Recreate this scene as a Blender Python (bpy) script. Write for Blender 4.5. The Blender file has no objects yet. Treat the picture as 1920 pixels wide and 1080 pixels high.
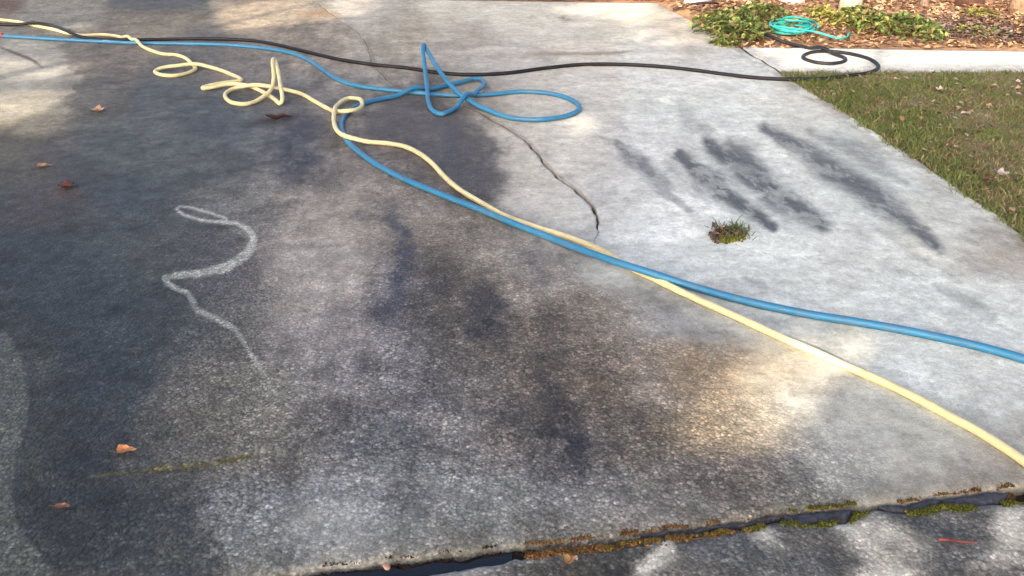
import bpy, math, random
import numpy as np
from mathutils import Vector

# ------------------------------------------------------------------ camera
scene = bpy.context.scene
H, PITCH, F = 1.5, math.radians(26.5), 1700.0          # eye height, tilt, focal length in photo pixels
cam_d = bpy.data.cameras.new('camera')
cam_d.sensor_width = 36.0
cam_d.lens = 36.0 * F / 1920.0
cam_d.clip_start = 0.05
cam_d.clip_end = 600
cam = bpy.data.objects.new('camera', cam_d)
cam.location = (0, 0, H)
cam.rotation_euler = (math.pi / 2 - PITCH, 0, 0)
scene.collection.objects.link(cam)
scene.camera = cam

# ------------------------------------------------------------------ light
SUN_EL = math.radians(24)
LH = np.array([0.45, 0.893]); LH = LH / np.linalg.norm(LH)     # horizontal travel of the sunlight
world = bpy.data.worlds.new('World'); scene.world = world
world.use_nodes = True
wn = world.node_tree.nodes; wl = world.node_tree.links
bg = wn['Background']
sky = wn.new('ShaderNodeTexSky'); sky.sky_type = 'NISHITA'; sky.sun_disc = False
sky.sun_elevation = SUN_EL
sky.sun_rotation = math.atan2(-LH[0], -LH[1])
sky.air_density = 0.5; sky.dust_density = 5.0; sky.ozone_density = 0.2
wl.new(sky.outputs['Color'], bg.inputs['Color'])
bg.inputs['Strength'].default_value = 0.15
sun_d = bpy.data.lights.new('sun', 'SUN'); sun_d.energy = 2.6; sun_d.angle = math.radians(0.4)
sun_d.color = (1.0, 0.87, 0.73)
sun = bpy.data.objects.new('sun', sun_d); scene.collection.objects.link(sun)
LD = Vector((LH[0] * math.cos(SUN_EL), LH[1] * math.cos(SUN_EL), -math.sin(SUN_EL)))
sun.rotation_euler = LD.to_track_quat('-Z', 'Y').to_euler()
sun.location = (-8, -16, 12)

scene.view_settings.view_transform = 'Standard'
scene.view_settings.look = 'None'
scene.view_settings.gamma = 1.0
scene.view_settings.exposure = 1.78
scene.render.resolution_x, scene.render.resolution_y = 1024, 576

# ------------------------------------------------------------------ helpers
rng = np.random.default_rng(7)
random.seed(7)
C = scene.collection
SP, CP = math.sin(PITCH), math.cos(PITCH)

def P(px, py, z=0.0):
    """photo pixel -> point on the horizontal plane at height z"""
    cx, cy = (px - 960) / F, (540 - py) / F
    d = np.array([cx, CP + SP * cy, -SP + CP * cy])
    t = (z - H) / d[2]
    return np.array([d[0] * t, d[1] * t, z])

def project(X, Y, Z=0.0):
    zc = Y * CP - (Z - H) * SP
    yc = Y * SP + (Z - H) * CP
    zc = np.maximum(zc, 0.05)
    return 960 + F * X / zc, 540 - F * yc / zc

def hash2(ix, iy, seed):
    h = (ix.astype(np.int64) * 374761393 + iy.astype(np.int64) * 668265263 + seed * 974634541) & 0xffffffff
    h = ((h ^ (h >> 13)) * 1274126177) & 0xffffffff
    h = (h ^ (h >> 16)) & 0xffffffff
    return h / 4294967295.0

def vnoise(x, y, seed=0):
    xi, yi = np.floor(x), np.floor(y)
    fx, fy = x - xi, y - yi
    fx = fx * fx * (3 - 2 * fx); fy = fy * fy * (3 - 2 * fy)
    a = hash2(xi, yi, seed); b = hash2(xi + 1, yi, seed)
    c = hash2(xi, yi + 1, seed); d = hash2(xi + 1, yi + 1, seed)
    return (a * (1 - fx) + b * fx) * (1 - fy) + (c * (1 - fx) + d * fx) * fy

def fbm(x, y, seed=0, oct=4, gain=0.5):
    s, a, t = 0, 1.0, 0
    for o in range(oct):
        s = s + a * vnoise(x * 2 ** o + o * 17.3, y * 2 ** o - o * 9.1, seed + o)
        t += a; a *= gain
    return s / t

def sstep(e0, e1, x):
    t = np.clip((x - e0) / (e1 - e0), 0, 1)
    return t * t * (3 - 2 * t)

def lin(c):
    c = np.asarray(c, float) / 255.0
    return np.where(c <= 0.04045, c / 12.92, ((c + 0.055) / 1.055) ** 2.4)

def seg_dist(u, v, pts):
    """distance to a polyline and the position along it (0..1)"""
    best = np.full(u.shape, 1e9); pos = np.zeros(u.shape); n = len(pts) - 1
    for i in range(n):
        (x0, y0), (x1, y1) = pts[i], pts[i + 1]
        dx, dy = x1 - x0, y1 - y0
        t = np.clip(((u - x0) * dx + (v - y0) * dy) / (dx * dx + dy * dy + 1e-9), 0, 1)
        d = np.hypot(u - x0 - t * dx, v - y0 - t * dy)
        m = d < best
        best = np.where(m, d, best); pos = np.where(m, (i + t) / n, pos)
    return best, pos

def poly_sd(u, v, pts):
    """signed distance to a polygon, negative inside"""
    d, _ = seg_dist(u, v, list(pts) + [pts[0]])
    inside = np.zeros(u.shape, bool)
    n = len(pts)
    for i in range(n):
        (x0, y0), (x1, y1) = pts[i], pts[(i + 1) % n]
        if y0 == y1: continue
        c = ((y0 > v) != (y1 > v)) & (u < (x1 - x0) * (v - y0) / (y1 - y0) + x0)
        inside ^= c
    return np.where(inside, -d, d)

def link(name, me, mat=None, parent=None):
    o = bpy.data.objects.new(name, me)
    C.objects.link(o)
    if mat is not None and me is not None:
        me.materials.append(mat)
    if parent is not None: o.parent = parent
    return o

def mesh_np(name, verts, quads=None, tris=None, smooth=False):
    me = bpy.data.meshes.new(name)
    verts = np.asarray(verts, np.float32).reshape(-1, 3)
    loops, starts, tot = [], [], 0
    for f, k in ((quads, 4), (tris, 3)):
        if f is not None and len(f):
            f = np.asarray(f, np.int32).reshape(-1, k)
            loops.append(f.ravel()); starts.append(tot + np.arange(len(f)) * k); tot += f.size
    loops = np.concatenate(loops); starts = np.concatenate(starts)
    me.vertices.add(len(verts)); me.vertices.foreach_set('co', verts.ravel())
    me.loops.add(len(loops)); me.loops.foreach_set('vertex_index', loops)
    me.polygons.add(len(starts)); me.polygons.foreach_set('loop_start', starts.astype(np.int32))
    if smooth: me.polygons.foreach_set('use_smooth', np.ones(len(starts), bool))
    me.update(calc_edges=True)
    return me

def col_attr(me, name, rgb):
    a = me.color_attributes.new(name, 'FLOAT_COLOR', 'POINT')
    c = np.ones((len(me.vertices), 4), np.float32); c[:, :3] = rgb
    a.data.foreach_set('color', c.ravel())

def f_attr(me, name, val):
    a = me.attributes.new(name, 'FLOAT', 'POINT')
    a.data.foreach_set('value', np.asarray(val, np.float32))

def tag(o, label=None, cat=None, group=None, kind=None):
    if label: o['label'] = label
    if cat: o['category'] = cat
    if group: o['group'] = group
    if kind: o['kind'] = kind
    return o

# ------------------------------------------------------------------ materials
class NT:
    def __init__(self, name):
        self.m = bpy.data.materials.new(name); self.m.use_nodes = True
        self.n = self.m.node_tree.nodes; self.l = self.m.node_tree.links
        self.b = self.n['Principled BSDF']
    def node(self, t, **kw):
        nd = self.n.new(t)
        for k, v in kw.items():
            if k.startswith('i_'): nd.inputs[k[2:].replace('_', ' ')].default_value = v
            else: setattr(nd, k, v)
        return nd
    def link(self, a, b): self.l.new(a, b)
    def math(self, op, a, b=None, clamp=False):
        nd = self.n.new('ShaderNodeMath'); nd.operation = op; nd.use_clamp = clamp
        for i, v in enumerate((a, b)):
            if v is None: continue
            if isinstance(v, (int, float)): nd.inputs[i].default_value = v
            else: self.l.new(v, nd.inputs[i])
        return nd.outputs[0]
    def mix(self, fac, a, b, blend='MIX'):
        nd = self.n.new('ShaderNodeMix'); nd.data_type = 'RGBA'; nd.blend_type = blend
        for s, v in ((0, fac), (6, a), (7, b)):
            if isinstance(v, (int, float)): nd.inputs[s].default_value = v
            elif isinstance(v, tuple): nd.inputs[s].default_value = (*v, 1)
            else: self.l.new(v, nd.inputs[s])
        return nd.outputs[2]
    def ramp(self, x, stops):
        nd = self.n.new('ShaderNodeValToRGB'); cr = nd.color_ramp
        while len(cr.elements) < len(stops): cr.elements.new(0.5)
        for e, (p, c) in zip(cr.elements, stops):
            e.position = p; e.color = (c, c, c, 1) if isinstance(c, (int, float)) else (*c, 1)
        self.l.new(x, nd.inputs[0]); return nd.outputs[0]

def concrete_mat():
    t = NT('stained_concrete')
    co = t.node('ShaderNodeTexCoord').outputs['Object']
    alb = t.node('ShaderNodeAttribute', attribute_name='alb').outputs['Color']
    agg = t.node('ShaderNodeAttribute', attribute_name='agg').outputs['Fac']
    wet = t.node('ShaderNodeAttribute', attribute_name='wet').outputs['Fac']
    def noise(s, d=4.0, r=0.6):
        nd = t.node('ShaderNodeTexNoise'); nd.inputs['Scale'].default_value = s
        nd.inputs['Detail'].default_value = d; nd.inputs['Roughness'].default_value = r
        t.link(co, nd.inputs['Vector']); return nd.outputs['Fac']
    def voro(s, feat='F1'):
        nd = t.node('ShaderNodeTexVoronoi'); nd.feature = feat; nd.inputs['Scale'].default_value = s
        t.link(co, nd.inputs['Vector']); return nd
    n_mid, n_fine, n_big = noise(14, 6), noise(160, 4, 0.7), noise(3.2, 5)
    v1, v2 = voro(100), voro(210)
    # exposed aggregate: each little stone has a tone of its own
    sep = t.node('ShaderNodeSeparateColor'); t.link(v1.outputs['Color'], sep.inputs[0])
    stone = t.ramp(sep.outputs[0], [(0.0, 0.55), (0.35, 0.85), (0.62, 1.0), (0.84, 1.2), (0.97, 1.65)])
    sep2 = t.node('ShaderNodeSeparateColor'); t.link(v2.outputs['Color'], sep2.inputs[0])
    grit = t.ramp(sep2.outputs[1], [(0.0, 0.55), (0.5, 1.0), (1.0, 1.45)])
    edge = t.ramp(v1.outputs['Distance'], [(0.25, 1.0), (0.75, 0.55)])
    st = t.mix(1.0, t.mix(1.0, stone, grit, 'MULTIPLY'), edge, 'MULTIPLY')
    st = t.mix(1.0, st, (1.24, 1.24, 1.24), 'MULTIPLY')
    tint = t.mix(0.10, (1.0, 1.0, 1.0), v1.outputs['Color'], 'MULTIPLY')
    tint = t.mix(1.0, tint, (1.05, 1.05, 1.05), 'MULTIPLY')
    st = t.mix(1.0, st, tint, 'MULTIPLY')
    agm = t.math('MULTIPLY', agg, t.ramp(n_mid, [(0.3, 0.55), (0.6, 1.0)]), True)
    speck = t.mix(agm, (1.0, 1.0, 1.0), st)
    sp1 = t.ramp(n_fine, [(0.25, 0.72), (0.5, 1.0), (0.75, 1.24)])
    sp2 = t.ramp(n_mid, [(0.28, 0.74), (0.5, 1.0), (0.72, 1.2)])
    sp3 = t.ramp(n_big, [(0.3, 0.86), (0.7, 1.12)])
    c = t.mix(1.0, alb, speck, 'MULTIPLY')
    for s in (sp1, sp2, sp3): c = t.mix(1.0, c, s, 'MULTIPLY')
    # fine pits and dark grains
    pit = t.ramp(noise(420, 2, 0.5), [(0.28, 0.45), (0.40, 1.0)])
    c = t.mix(0.8, c, pit, 'MULTIPLY')
    c = t.mix(1.0, c, t.ramp(noise(48, 3, .6), [(.3, .84), (.5, 1.0), (.7, 1.13)]), 'MULTIPLY')
    t.link(c, t.b.inputs['Base Color'])
    rough = t.math('SUBTRACT', 0.88, t.math('MULTIPLY', wet, t.ramp(n_mid, [(0.3, 0.28), (0.7, 0.52)])))
    t.link(rough, t.b.inputs['Roughness'])
    t.b.inputs['Specular IOR Level'].default_value = 0.4
    hgt = t.math('ADD', t.math('MULTIPLY', t.math('SUBTRACT', 0.6, v1.outputs['Distance']), t.math('ADD', t.math('MULTIPLY', agg, 1.0), 0.1)),
                 t.math('MULTIPLY', n_fine, 0.7))
    bp = t.node('ShaderNodeBump'); bp.inputs['Strength'].default_value = 0.55; bp.inputs['Distance'].default_value = 0.004
    t.link(hgt, bp.inputs['Height']); t.link(bp.outputs[0], t.b.inputs['Normal'])
    return t.m

def attr_mat(name, rough=0.7, trans=0.0, noise_scale=None, spec=0.3):
    t = NT(name)
    a = t.node('ShaderNodeAttribute', attribute_name='alb').outputs['Color']
    if noise_scale:
        co = t.node('ShaderNodeTexCoord').outputs['Object']
        nd = t.node('ShaderNodeTexNoise'); nd.inputs['Scale'].default_value = noise_scale; nd.inputs['Detail'].default_value = 6
        t.link(co, nd.inputs['Vector'])
        a = t.mix(1.0, a, t.ramp(nd.outputs['Fac'], [(0.25, 0.5), (0.5, 1.0), (0.75, 1.45)]), 'MULTIPLY')
        bp = t.node('ShaderNodeBump'); bp.inputs['Strength'].default_value = 0.6; bp.inputs['Distance'].default_value = 0.01
        t.link(nd.outputs['Fac'], bp.inputs['Height']); t.link(bp.outputs[0], t.b.inputs['Normal'])
    t.link(a, t.b.inputs['Base Color'])
    t.b.inputs['Roughness'].default_value = rough
    t.b.inputs['Specular IOR Level'].default_value = spec
    if trans:
        tr = t.node('ShaderNodeBsdfTranslucent'); t.link(a, tr.inputs['Color'])
        ms = t.node('ShaderNodeMixShader'); ms.inputs[0].default_value = trans
        t.link(t.b.outputs[0], ms.inputs[1]); t.link(tr.outputs[0], ms.inputs[2])
        t.link(ms.outputs[0], t.n['Material Output'].inputs['Surface'])
    return t.m

def hose_mat(name, rgb, rough=0.42, dirt=(0.16, 0.14, 0.12), amount=0.35, spec=0.45):
    t = NT(name)
    co = t.node('ShaderNodeTexCoord').outputs['Object']
    nd = t.node('ShaderNodeTexNoise'); nd.inputs['Scale'].default_value = 26; nd.inputs['Detail'].default_value = 6
    t.link(co, nd.inputs['Vector'])
    n2 = t.node('ShaderNodeTexNoise'); n2.inputs['Scale'].default_value = 4; n2.inputs['Detail'].default_value = 3
    t.link(co, n2.inputs['Vector'])
    f = t.math('MULTIPLY', t.ramp(nd.outputs['Fac'], [(0.45, 0.0), (0.75, 1.0)]), amount)
    c = t.mix(f, rgb, dirt)
    c = t.mix(1.0, c, t.ramp(n2.outputs['Fac'], [(0.3, 0.86), (0.7, 1.1)]), 'MULTIPLY')
    t.link(c, t.b.inputs['Base Color'])
    t.link(t.math('ADD', t.math('MULTIPLY', nd.outputs['Fac'], 0.25), rough - 0.12), t.b.inputs['Roughness'])
    t.b.inputs['Specular IOR Level'].default_value = spec
    bp = t.node('ShaderNodeBump'); bp.inputs['Strength'].default_value = 0.15; bp.inputs['Distance'].default_value = 0.002
    t.link(nd.outputs['Fac'], bp.inputs['Height']); t.link(bp.outputs[0], t.b.inputs['Normal'])
    return t.m

M_CON = concrete_mat()
M_SOIL = attr_mat('soil', 0.95, noise_scale=22)
M_LEAF = attr_mat('leaf', 0.6, 0.3)
M_DRY = attr_mat('dry_leaf', 0.75, 0.15, noise_scale=60)
M_MOSS = attr_mat('moss', 0.9)
M_BARK = attr_mat('bark', 0.9, noise_scale=30)
M_STONE = attr_mat('stone', 0.9, noise_scale=18)

# ------------------------------------------------------------------ the stain map
K = 1.05     # photographed shade value = albedo * K
def A(r, g, b): return lin((r, g, b)) / K
CT = np.array([0.98, 1.0, 0.90])     # cement is a little warm

# low-frequency tone of the worn concrete: photo pixel, colour in shade, raised under the left sun patch to brighten it
CTRL = [
 (-60,20,118,110,104),(100,20,122,120,118),(300,12,74,74,70),(300,50,132,124,116),(500,20,150,138,126),(560,60,128,120,114),
 (700,20,172,166,160),(850,20,188,184,178),(1000,30,190,185,180),(1150,30,198,192,184),(1250,60,186,178,170),(1320,80,170,163,158),
 (-60,110,140,134,130),(40,130,160,155,148),(200,100,108,102,100),(350,95,98,95,96),(480,120,118,112,112),(620,80,138,130,126),
 (700,90,160,154,150),(760,60,160,153,147),(860,70,168,160,154),(950,110,182,176,172),(1100,75,192,186,182),(1230,100,200,199,200),(1350,120,204,205,208),
 (60,200,150,143,132),(180,180,106,103,102),(300,200,88,90,93),(420,230,86,90,96),(520,210,96,96,102),(600,190,118,114,116),(560,270,92,92,100),
 (700,160,140,136,136),(760,210,100,94,96),(830,250,88,84,86),(900,200,160,154,150),(1000,200,186,180,176),(1100,200,192,189,188),(1250,190,200,202,205),(1400,190,203,206,209),(1500,190,196,196,196),
 (0,300,88,84,80),(100,300,84,80,80),(200,280,82,86,90),(330,290,90,94,97),(430,310,90,92,97),(560,330,96,94,98),(660,300,116,110,110),
 (760,280,104,98,98),(880,330,92,88,90),(980,300,178,172,168),(1080,300,186,182,180),(1200,280,190,190,194),(1350,230,200,203,206),(1600,260,186,190,192),
 (0,400,74,74,78),(120,390,80,76,76),(250,390,76,80,86),(350,430,82,82,84),(450,390,98,98,102),(560,400,122,116,116),(650,400,128,122,120),
 (760,400,116,110,110),(850,430,116,110,108),(950,470,138,132,130),(1050,400,172,168,167),(1150,370,186,185,188),(1250,420,194,196,199),(1400,360,198,201,204),(1650,350,188,192,195),(1800,400,176,178,180),
 (0,500,56,58,66),(100,500,62,68,75),(220,500,74,80,86),(320,470,80,80,80),(430,520,84,82,90),(540,500,126,121,122),(640,520,132,127,128),
 (740,540,96,94,102),(830,530,92,86,84),(920,520,116,110,106),(1000,520,128,122,122),(1080,470,150,148,148),(1180,480,176,178,180),(1300,500,194,198,201),(1450,480,198,202,205),(1600,480,196,198,200),(1750,450,186,186,184),(1880,480,172,168,164),
 (0,620,80,76,72),(60,600,60,64,70),(180,600,66,72,79),(320,620,74,76,82),(430,620,92,92,96),(540,600,122,118,120),(640,620,122,118,122),
 (760,630,104,102,108),(900,620,100,95,94),(1020,620,112,104,100),(1120,600,130,122,118),(1230,580,146,143,142),(1350,570,180,180,180),(1500,560,196,199,201),(1700,560,200,204,207),(1880,570,196,199,201),
 (20,720,86,86,84),(120,720,58,62,70),(250,720,66,70,78),(370,720,92,90,88),(480,720,108,106,105),(600,720,110,107,112),(740,720,108,106,112),
 (880,720,106,102,104),(1000,720,98,91,87),(1100,720,106,98,94),(1200,700,128,119,114),(1330,700,160,146,130),(1450,700,184,172,156),(1560,650,190,188,184),(1700,650,198,201,202),(1880,720,194,196,197),
 (20,850,92,94,90),(100,840,56,59,66),(220,830,66,69,76),(350,820,88,86,84),(450,820,108,105,102),(560,830,110,107,108),(700,830,104,104,110),
 (850,830,102,100,104),(980,830,98,94,94),(1120,850,94,90,92),(1230,800,116,108,102),(1350,800,136,124,112),(1440,780,164,152,136),(1530,760,166,162,156),(1650,780,176,176,174),(1800,820,182,181,178),(1900,850,176,172,168),
 (20,980,94,95,92),(90,980,52,54,60),(200,960,62,65,71),(320,950,80,82,88),(450,940,102,103,107),(600,930,116,116,120),(760,930,118,118,122),
 (900,940,118,118,120),(1040,930,110,109,112),(1150,920,120,118,120),(1280,900,118,113,112),(1380,880,128,122,120),(1480,880,130,128,130),(1580,860,156,154,151),(1700,900,170,166,160),(1850,890,160,152,146),
 (50,1060,94,96,92),(160,1060,66,70,76),(300,1040,84,88,94),(480,1010,116,117,119),(650,1000,126,126,128),(800,990,126,126,127),(950,980,124,123,124),(1100,965,118,116,116),(1250,940,124,120,120),
]
CTRL = np.array(CTRL, float)
sel_ = (CTRL[:, 1] < 235) & (CTRL[:, 0] > 680); CTRL[sel_, 2:] *= 0.955
sel_ = (CTRL[:, 0] < 330) & (CTRL[:, 1] > 380); CTRL[sel_, 2:] *= 0.84
sel_ = (CTRL[:, 0] < 560) & (CTRL[:, 0] > 160) & (CTRL[:, 1] > 150) & (CTRL[:, 1] < 380); CTRL[sel_, 2:] *= 0.93
sel_ = (CTRL[:, 0] > 440) & (CTRL[:, 0] < 1300) & (CTRL[:, 1] > 370); CTRL[sel_, 2:] *= 1.09
sel_ = (CTRL[:, 0] > 400) & (CTRL[:, 0] < 720) & (CTRL[:, 1] > 280); CTRL[sel_, 2:] *= 1.05
m_ = CTRL[:, 2:].mean(1); CTRL[m_ < 150, 2:] *= np.array([1.015, 1.0, .965]); CTRL[m_ > 172, 2:] *= np.array([1.05, 1.045, 1.03])
sel_ = (CTRL[:, 0] > 480) & (CTRL[:, 0] < 730) & (CTRL[:, 1] > 370) & (CTRL[:, 1] < 740); CTRL[sel_, 2:] *= 1.05
sel_ = (CTRL[:, 0] > 430) & (CTRL[:, 1] > 900); CTRL[sel_, 2:] *= np.array([1.02, 1.03, 1.05])
sel_ = (CTRL[:, 0] < 330) & (CTRL[:, 1] > 250); CTRL[sel_, 2:] *= np.array([1.0, .99, .94])

def lowfreq(u, v):
    out = np.zeros((len(u), 3)); cols = lin(CTRL[:, 2:]) / K
    step = 60000
    for s in range(0, len(u), step):
        uu, vv = u[s:s + step, None], v[s:s + step, None]
        # pixels high in the picture are spaced tighter
        sc = 0.55 + 0.45 * np.clip(vv / 400.0, 0, 1)
        d2 = ((uu - CTRL[None, :, 0]) / 1.0) ** 2 + ((vv - CTRL[None, :, 1]) * 1.35) ** 2
        w = np.exp(-d2 / (2 * (44 * sc) ** 2)) + 2e-4 / (1 + d2 / 4000.0)
        out[s:s + step] = (w @ cols) / w.sum(1, keepdims=True)
    return out

def paint(X, Y):
    """albedo, stone exposure and dampness of the concrete at ground points"""
    n = len(X)
    # ragged edges: wander in the plane, in metres
    wx = (fbm(X * 4, Y * 4, 11, 4) - 0.5) * 0.16 + (fbm(X * 22, Y * 22, 12, 3) - 0.5) * 0.05
    wy = (fbm(X * 4, Y * 4, 21, 4) - 0.5) * 0.20 + (fbm(X * 22, Y * 22, 22, 3) - 0.5) * 0.06
    u, v = project(X + wx, Y + wy)
    u0, v0 = project(X + wx * 0.12, Y + wy * 0.12)
    u5, v5 = project(X + wx * 0.5, Y + wy * 0.5)
    depth = Y * CP + H * SP
    alb = lowfreq(u, v)
    nb = fbm(X * 7, Y * 7, 31, 5, 0.6); nf = fbm(X * 40, Y * 40, 41, 3, 0.6)
    agg = np.zeros(n); wet = np.zeros(n)
    lum = alb.mean(1)
    # run-off streaks towards the camera in the grime
    stk = fbm(X * 17 + Y * 2, Y * 3.6, 33, 5, .62)
    # the grimy part is mottled, the washed part much less so
    grime = 1 - sstep(0.12, 0.42, lum)
    alb *= (1 + (nb - 0.5)[:, None] * (0.45 + 0.65 * grime)[:, None])
    gm = grime * sstep(380, 560, u)
    alb *= (1 + (stk - 0.5)[:, None] * (1.15 * gm)[:, None])
    alb *= (1 + (nf - 0.5)[:, None] * (0.25 + 0.6 * grime)[:, None])
    agg += np.clip(0.12 + 0.75 * grime, 0, 1) * sstep(5.5, 2.2, depth) + 0.25 * grime
    wet += 0.75 * sstep(0.14, 0.05, lum)

    def lay(mask, rgb, k=1.0):
        nonlocal alb
        m = (np.clip(mask, 0, 1) * k)[:, None]
        alb = alb * (1 - m) + A(*rgb)[None, :] * m
    def cap(pts, w, soft=0.6, uv=(u, v), taper=True):
        d, t = seg_dist(uv[0], uv[1], pts)
        ww = w * (0.35 + 0.65 * np.sin(np.pi * np.clip(t, 0.04, 0.96)) if taper else 1.0)
        return 1 - sstep(ww * (1 - soft), ww * (1 + soft), d)
    def blob(cx, cy, rx, ry, ang=0.0, soft=0.5):
        c, s = math.cos(math.radians(ang)), math.sin(math.radians(ang))
        du, dv = u - cx, v - cy
        r = np.hypot((du * c + dv * s) / rx, (-du * s + dv * c) / ry)
        return 1 - sstep(1 - soft, 1 + soft, r)
    ragged = sstep(0.40, 0.54, fbm(X * 15 + Y * 2, Y * 6, 51, 6, 0.68))
    # long damp streaks on the washed slab
    for pts, w, k in [([(1150,268),(1210,315),(1290,392)], 13, .78), ([(1268,285),(1340,345),(1450,432)], 19, .95),
                      ([(1325,268),(1400,318),(1480,385),(1545,425)], 24, .95), ([(1370,268),(1440,330)], 18, .75),
                      ([(1432,240),(1500,280),(1600,345),(1690,405),(1765,468)], 20, .9), ([(1515,245),(1600,290),(1700,345)], 16, .45),
                      ([(1570,250),(1650,300)], 14, .35), ([(1275,190),(1290,225),(1330,245)], 14, .35), ([(1600,330),(1720,400)], 12, .3),
                      ([(1745,540),(1870,592)], 12, .4), ([(1240,300),(1330,380)], 10, .35), ([(1630,420),(1740,500)], 9, .25),
                      ([(1290,395),(1350,440)], 9, .3), ([(1400,520),(1450,540)], 7, .3), ([(1560,530),(1640,545)], 8, .25)]:
        lay(cap(pts, w * 1.2, 0.75, (u5, v5)) * (0.66 + 0.34 * ragged), (92, 95, 102), min(1, k * 1.05))
    for (cx, cy, rx, ry) in [(1520,475,20,9),(1690,520,24,9),(1450,600,16,6),(1330,560,14,6),(1165,300,16,8),(1130,330,10,7),(1240,640,22,8),
                             (1560,650,18,6),(1790,520,20,8),(1840,640,20,7),(1180,230,18,7),(1130,260,14,6),(1060,330,14,9),(1040,300,12,8)]:
        lay(blob(cx, cy, rx, ry, 25, 0.7) * ragged, (150, 146, 146), 0.55)
    # black plumes in the grimy half
    dk = [(560,285,24,46,8,.8,(58,60,72)),(585,235,22,26,0,.55,(70,70,80)),(830,230,34,40,20,.5,(70,66,70)),(885,290,42,55,-20,.65,(72,68,72)),
          (745,205,34,30,0,.5,(76,72,78)),(740,430,16,30,0,.6,(64,68,80)),(752,500,14,42,3,.7,(60,64,78)),(735,575,30,34,0,.6,(66,68,82)),
          (690,410,16,12,0,.5,(70,72,80)),(830,520,30,30,25,.6,(62,58,58)),(820,570,36,24,20,.55,(64,60,62)),(915,570,26,34,15,.65,(60,58,64)),
          (915,620,24,18,25,.85,(44,44,54)),(905,540,20,24,0,.5,(66,62,62)),(1010,660,24,60,6,.6,(72,66,64)),(1025,700,20,36,0,.55,(66,62,62)),
          (1062,830,50,46,12,.9,(44,44,50)),(1040,770,26,40,0,.7,(58,55,56)),(1085,890,36,30,0,.75,(56,56,64)),(960,760,40,26,10,.5,(74,72,76)),
          (1005,470,50,36,20,.4,(92,90,96)),(1310,630,60,30,30,.35,(96,94,98)),(1220,555,40,26,25,.35,(110,106,108)),(1300,860,60,30,10,.4,(92,88,88)),
          (1395,850,36,16,10,.5,(102,92,92)),(650,650,24,14,0,.4,(82,82,88)),(600,790,50,20,8,.4,(82,80,84)),(720,830,40,18,0,.45,(78,80,86)),
          (840,760,50,16,15,.5,(76,74,78)),(1170,770,40,20,20,.4,(84,78,78)),(1200,820,50,16,15,.35,(84,78,76)),(520,225,28,6,-6,.85,(62,52,52)),
          (390,240,40,12,10,.35,(66,68,76)),(420,245,22,8,0,.4,(60,62,70)),(840,265,14,40,-10,.5,(60,64,80))]
    for cx, cy, rx, ry, an, k, c in dk:
        m = blob(cx, cy, rx * 1.2, ry * 1.2, an, 0.7) * (0.42 + 0.58 * ragged)
        lay(m, c, min(1.0, k * 1.3)); wet = np.maximum(wet, 0.4 * m * k)
    sd = poly_sd(u, v, [(690,170),(760,180),(860,205),(905,240),(930,290),(952,335),(935,365),(905,384),(850,356),(800,300),(720,268),(690,230)])
    lay((1 - sstep(-14, 10, sd)) * (0.6 + .4 * ragged), (88, 83, 85), .7)
    # rusty and tan soil stains; warm ovals at the right sun patch paint sun tan
    for cx, cy, rx, ry, an, k, c in [(128,358,30,16,5,.45,(96,66,56)),(60,390,80,34,-10,.5,(84,68,62)),(85,290,40,20,5,.4,(72,64,64)),(140,310,36,22,0,.5,(56,54,60)),
                                     (10,10,34,14,10,.8,(82,58,50)),(1120,690,70,60,15,.35,(120,104,92)),(1300,690,80,40,15,.4,(164,138,112)),(830,420,60,40,10,.25,(124,108,96)),
                                     (1270,780,60,26,10,.35,(146,122,98)),(900,80,60,22,30,.35,(150,136,124)),(860,45,30,14,20,.4,(140,128,118)),(760,45,50,18,0,.35,(146,140,132)),
                                     (1055,35,12,5,10,.8,(112,96,86)),(1140,24,14,4,10,.4,(150,136,124)),(1100,15,16,4,10,.4,(160,140,120)),(1260,45,40,16,30,.4,(150,138,126)),
                                     (1400,185,30,10,20,.4,(170,160,150)),(1285,115,60,14,10,.2,(190,180,172)),(1480,180,24,10,20,.35,(172,162,152)),(1870,490,60,26,10,.35,(168,152,138)),(590,28,34,10,0,.6,(150,120,90))]:
        lay(blob(cx, cy, rx, ry, an, 0.7) * (0.4 + 0.6 * ragged), c, k)
    # thin dirty line across the slab
    lay(cap([(1000,101),(1080,100),(1150,99),(1185,95)], 3.2, 0.6, (u0, v0)), (132, 118, 108), 0.75)
    lay(cap([(955,104),(1060,101)], 6, 0.7), (150, 136, 126), 0.5)
    lay(cap([(860,98),(960,88)], 4, 0.7), (196, 194, 190), 0.5)
    lay(cap([(690,84),(705,125),(735,158),(800,180)] + CRK[7:17], 4.0, .7, (u0, v0), False), (118, 106, 96), .55)
    # tide line of the damp area
    lay(cap([(190,382),(330,338),(430,318),(540,300)], 8, 0.8), (66, 66, 72), 0.6)
    lay(cap([(0,88),(60,112),(82,128)], 3.0, 0.6, (u0, v0)), (58, 48, 44), 0.85)
    lay(poly_sd(u, v, [(-400,92),(0,92),(60,118),(130,130),(170,140),(110,200),(-400,330)]) < 0, (160, 156, 150), 0.35)  # paler tone painted over the left sun patch, brightening it
    # pale bare patch at the left, with a hard edge against the dark film
    sd = poly_sd(u0, v0, [(-500,640),(10,620),(42,690),(52,770),(28,850),(24,930),(40,1000),(90,1060),(160,1140),(-500,1140)])
    lay(1 - sstep(-6, 14, sd), (92, 94, 88), 0.9)
    lay((1 - sstep(0, 34, sd)) * sstep(-2, 8, sd), (44, 46, 52), 0.65)
    # edge where the dark film gives way to drier concrete
    sd = poly_sd(u, v, [(330,560),(480,440),(540,560),(560,760),(620,900),(420,900),(300,880),(335,780),(300,700)])
    lay(1 - sstep(-30, 30, sd), (110, 106, 104), 0.25)
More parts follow.
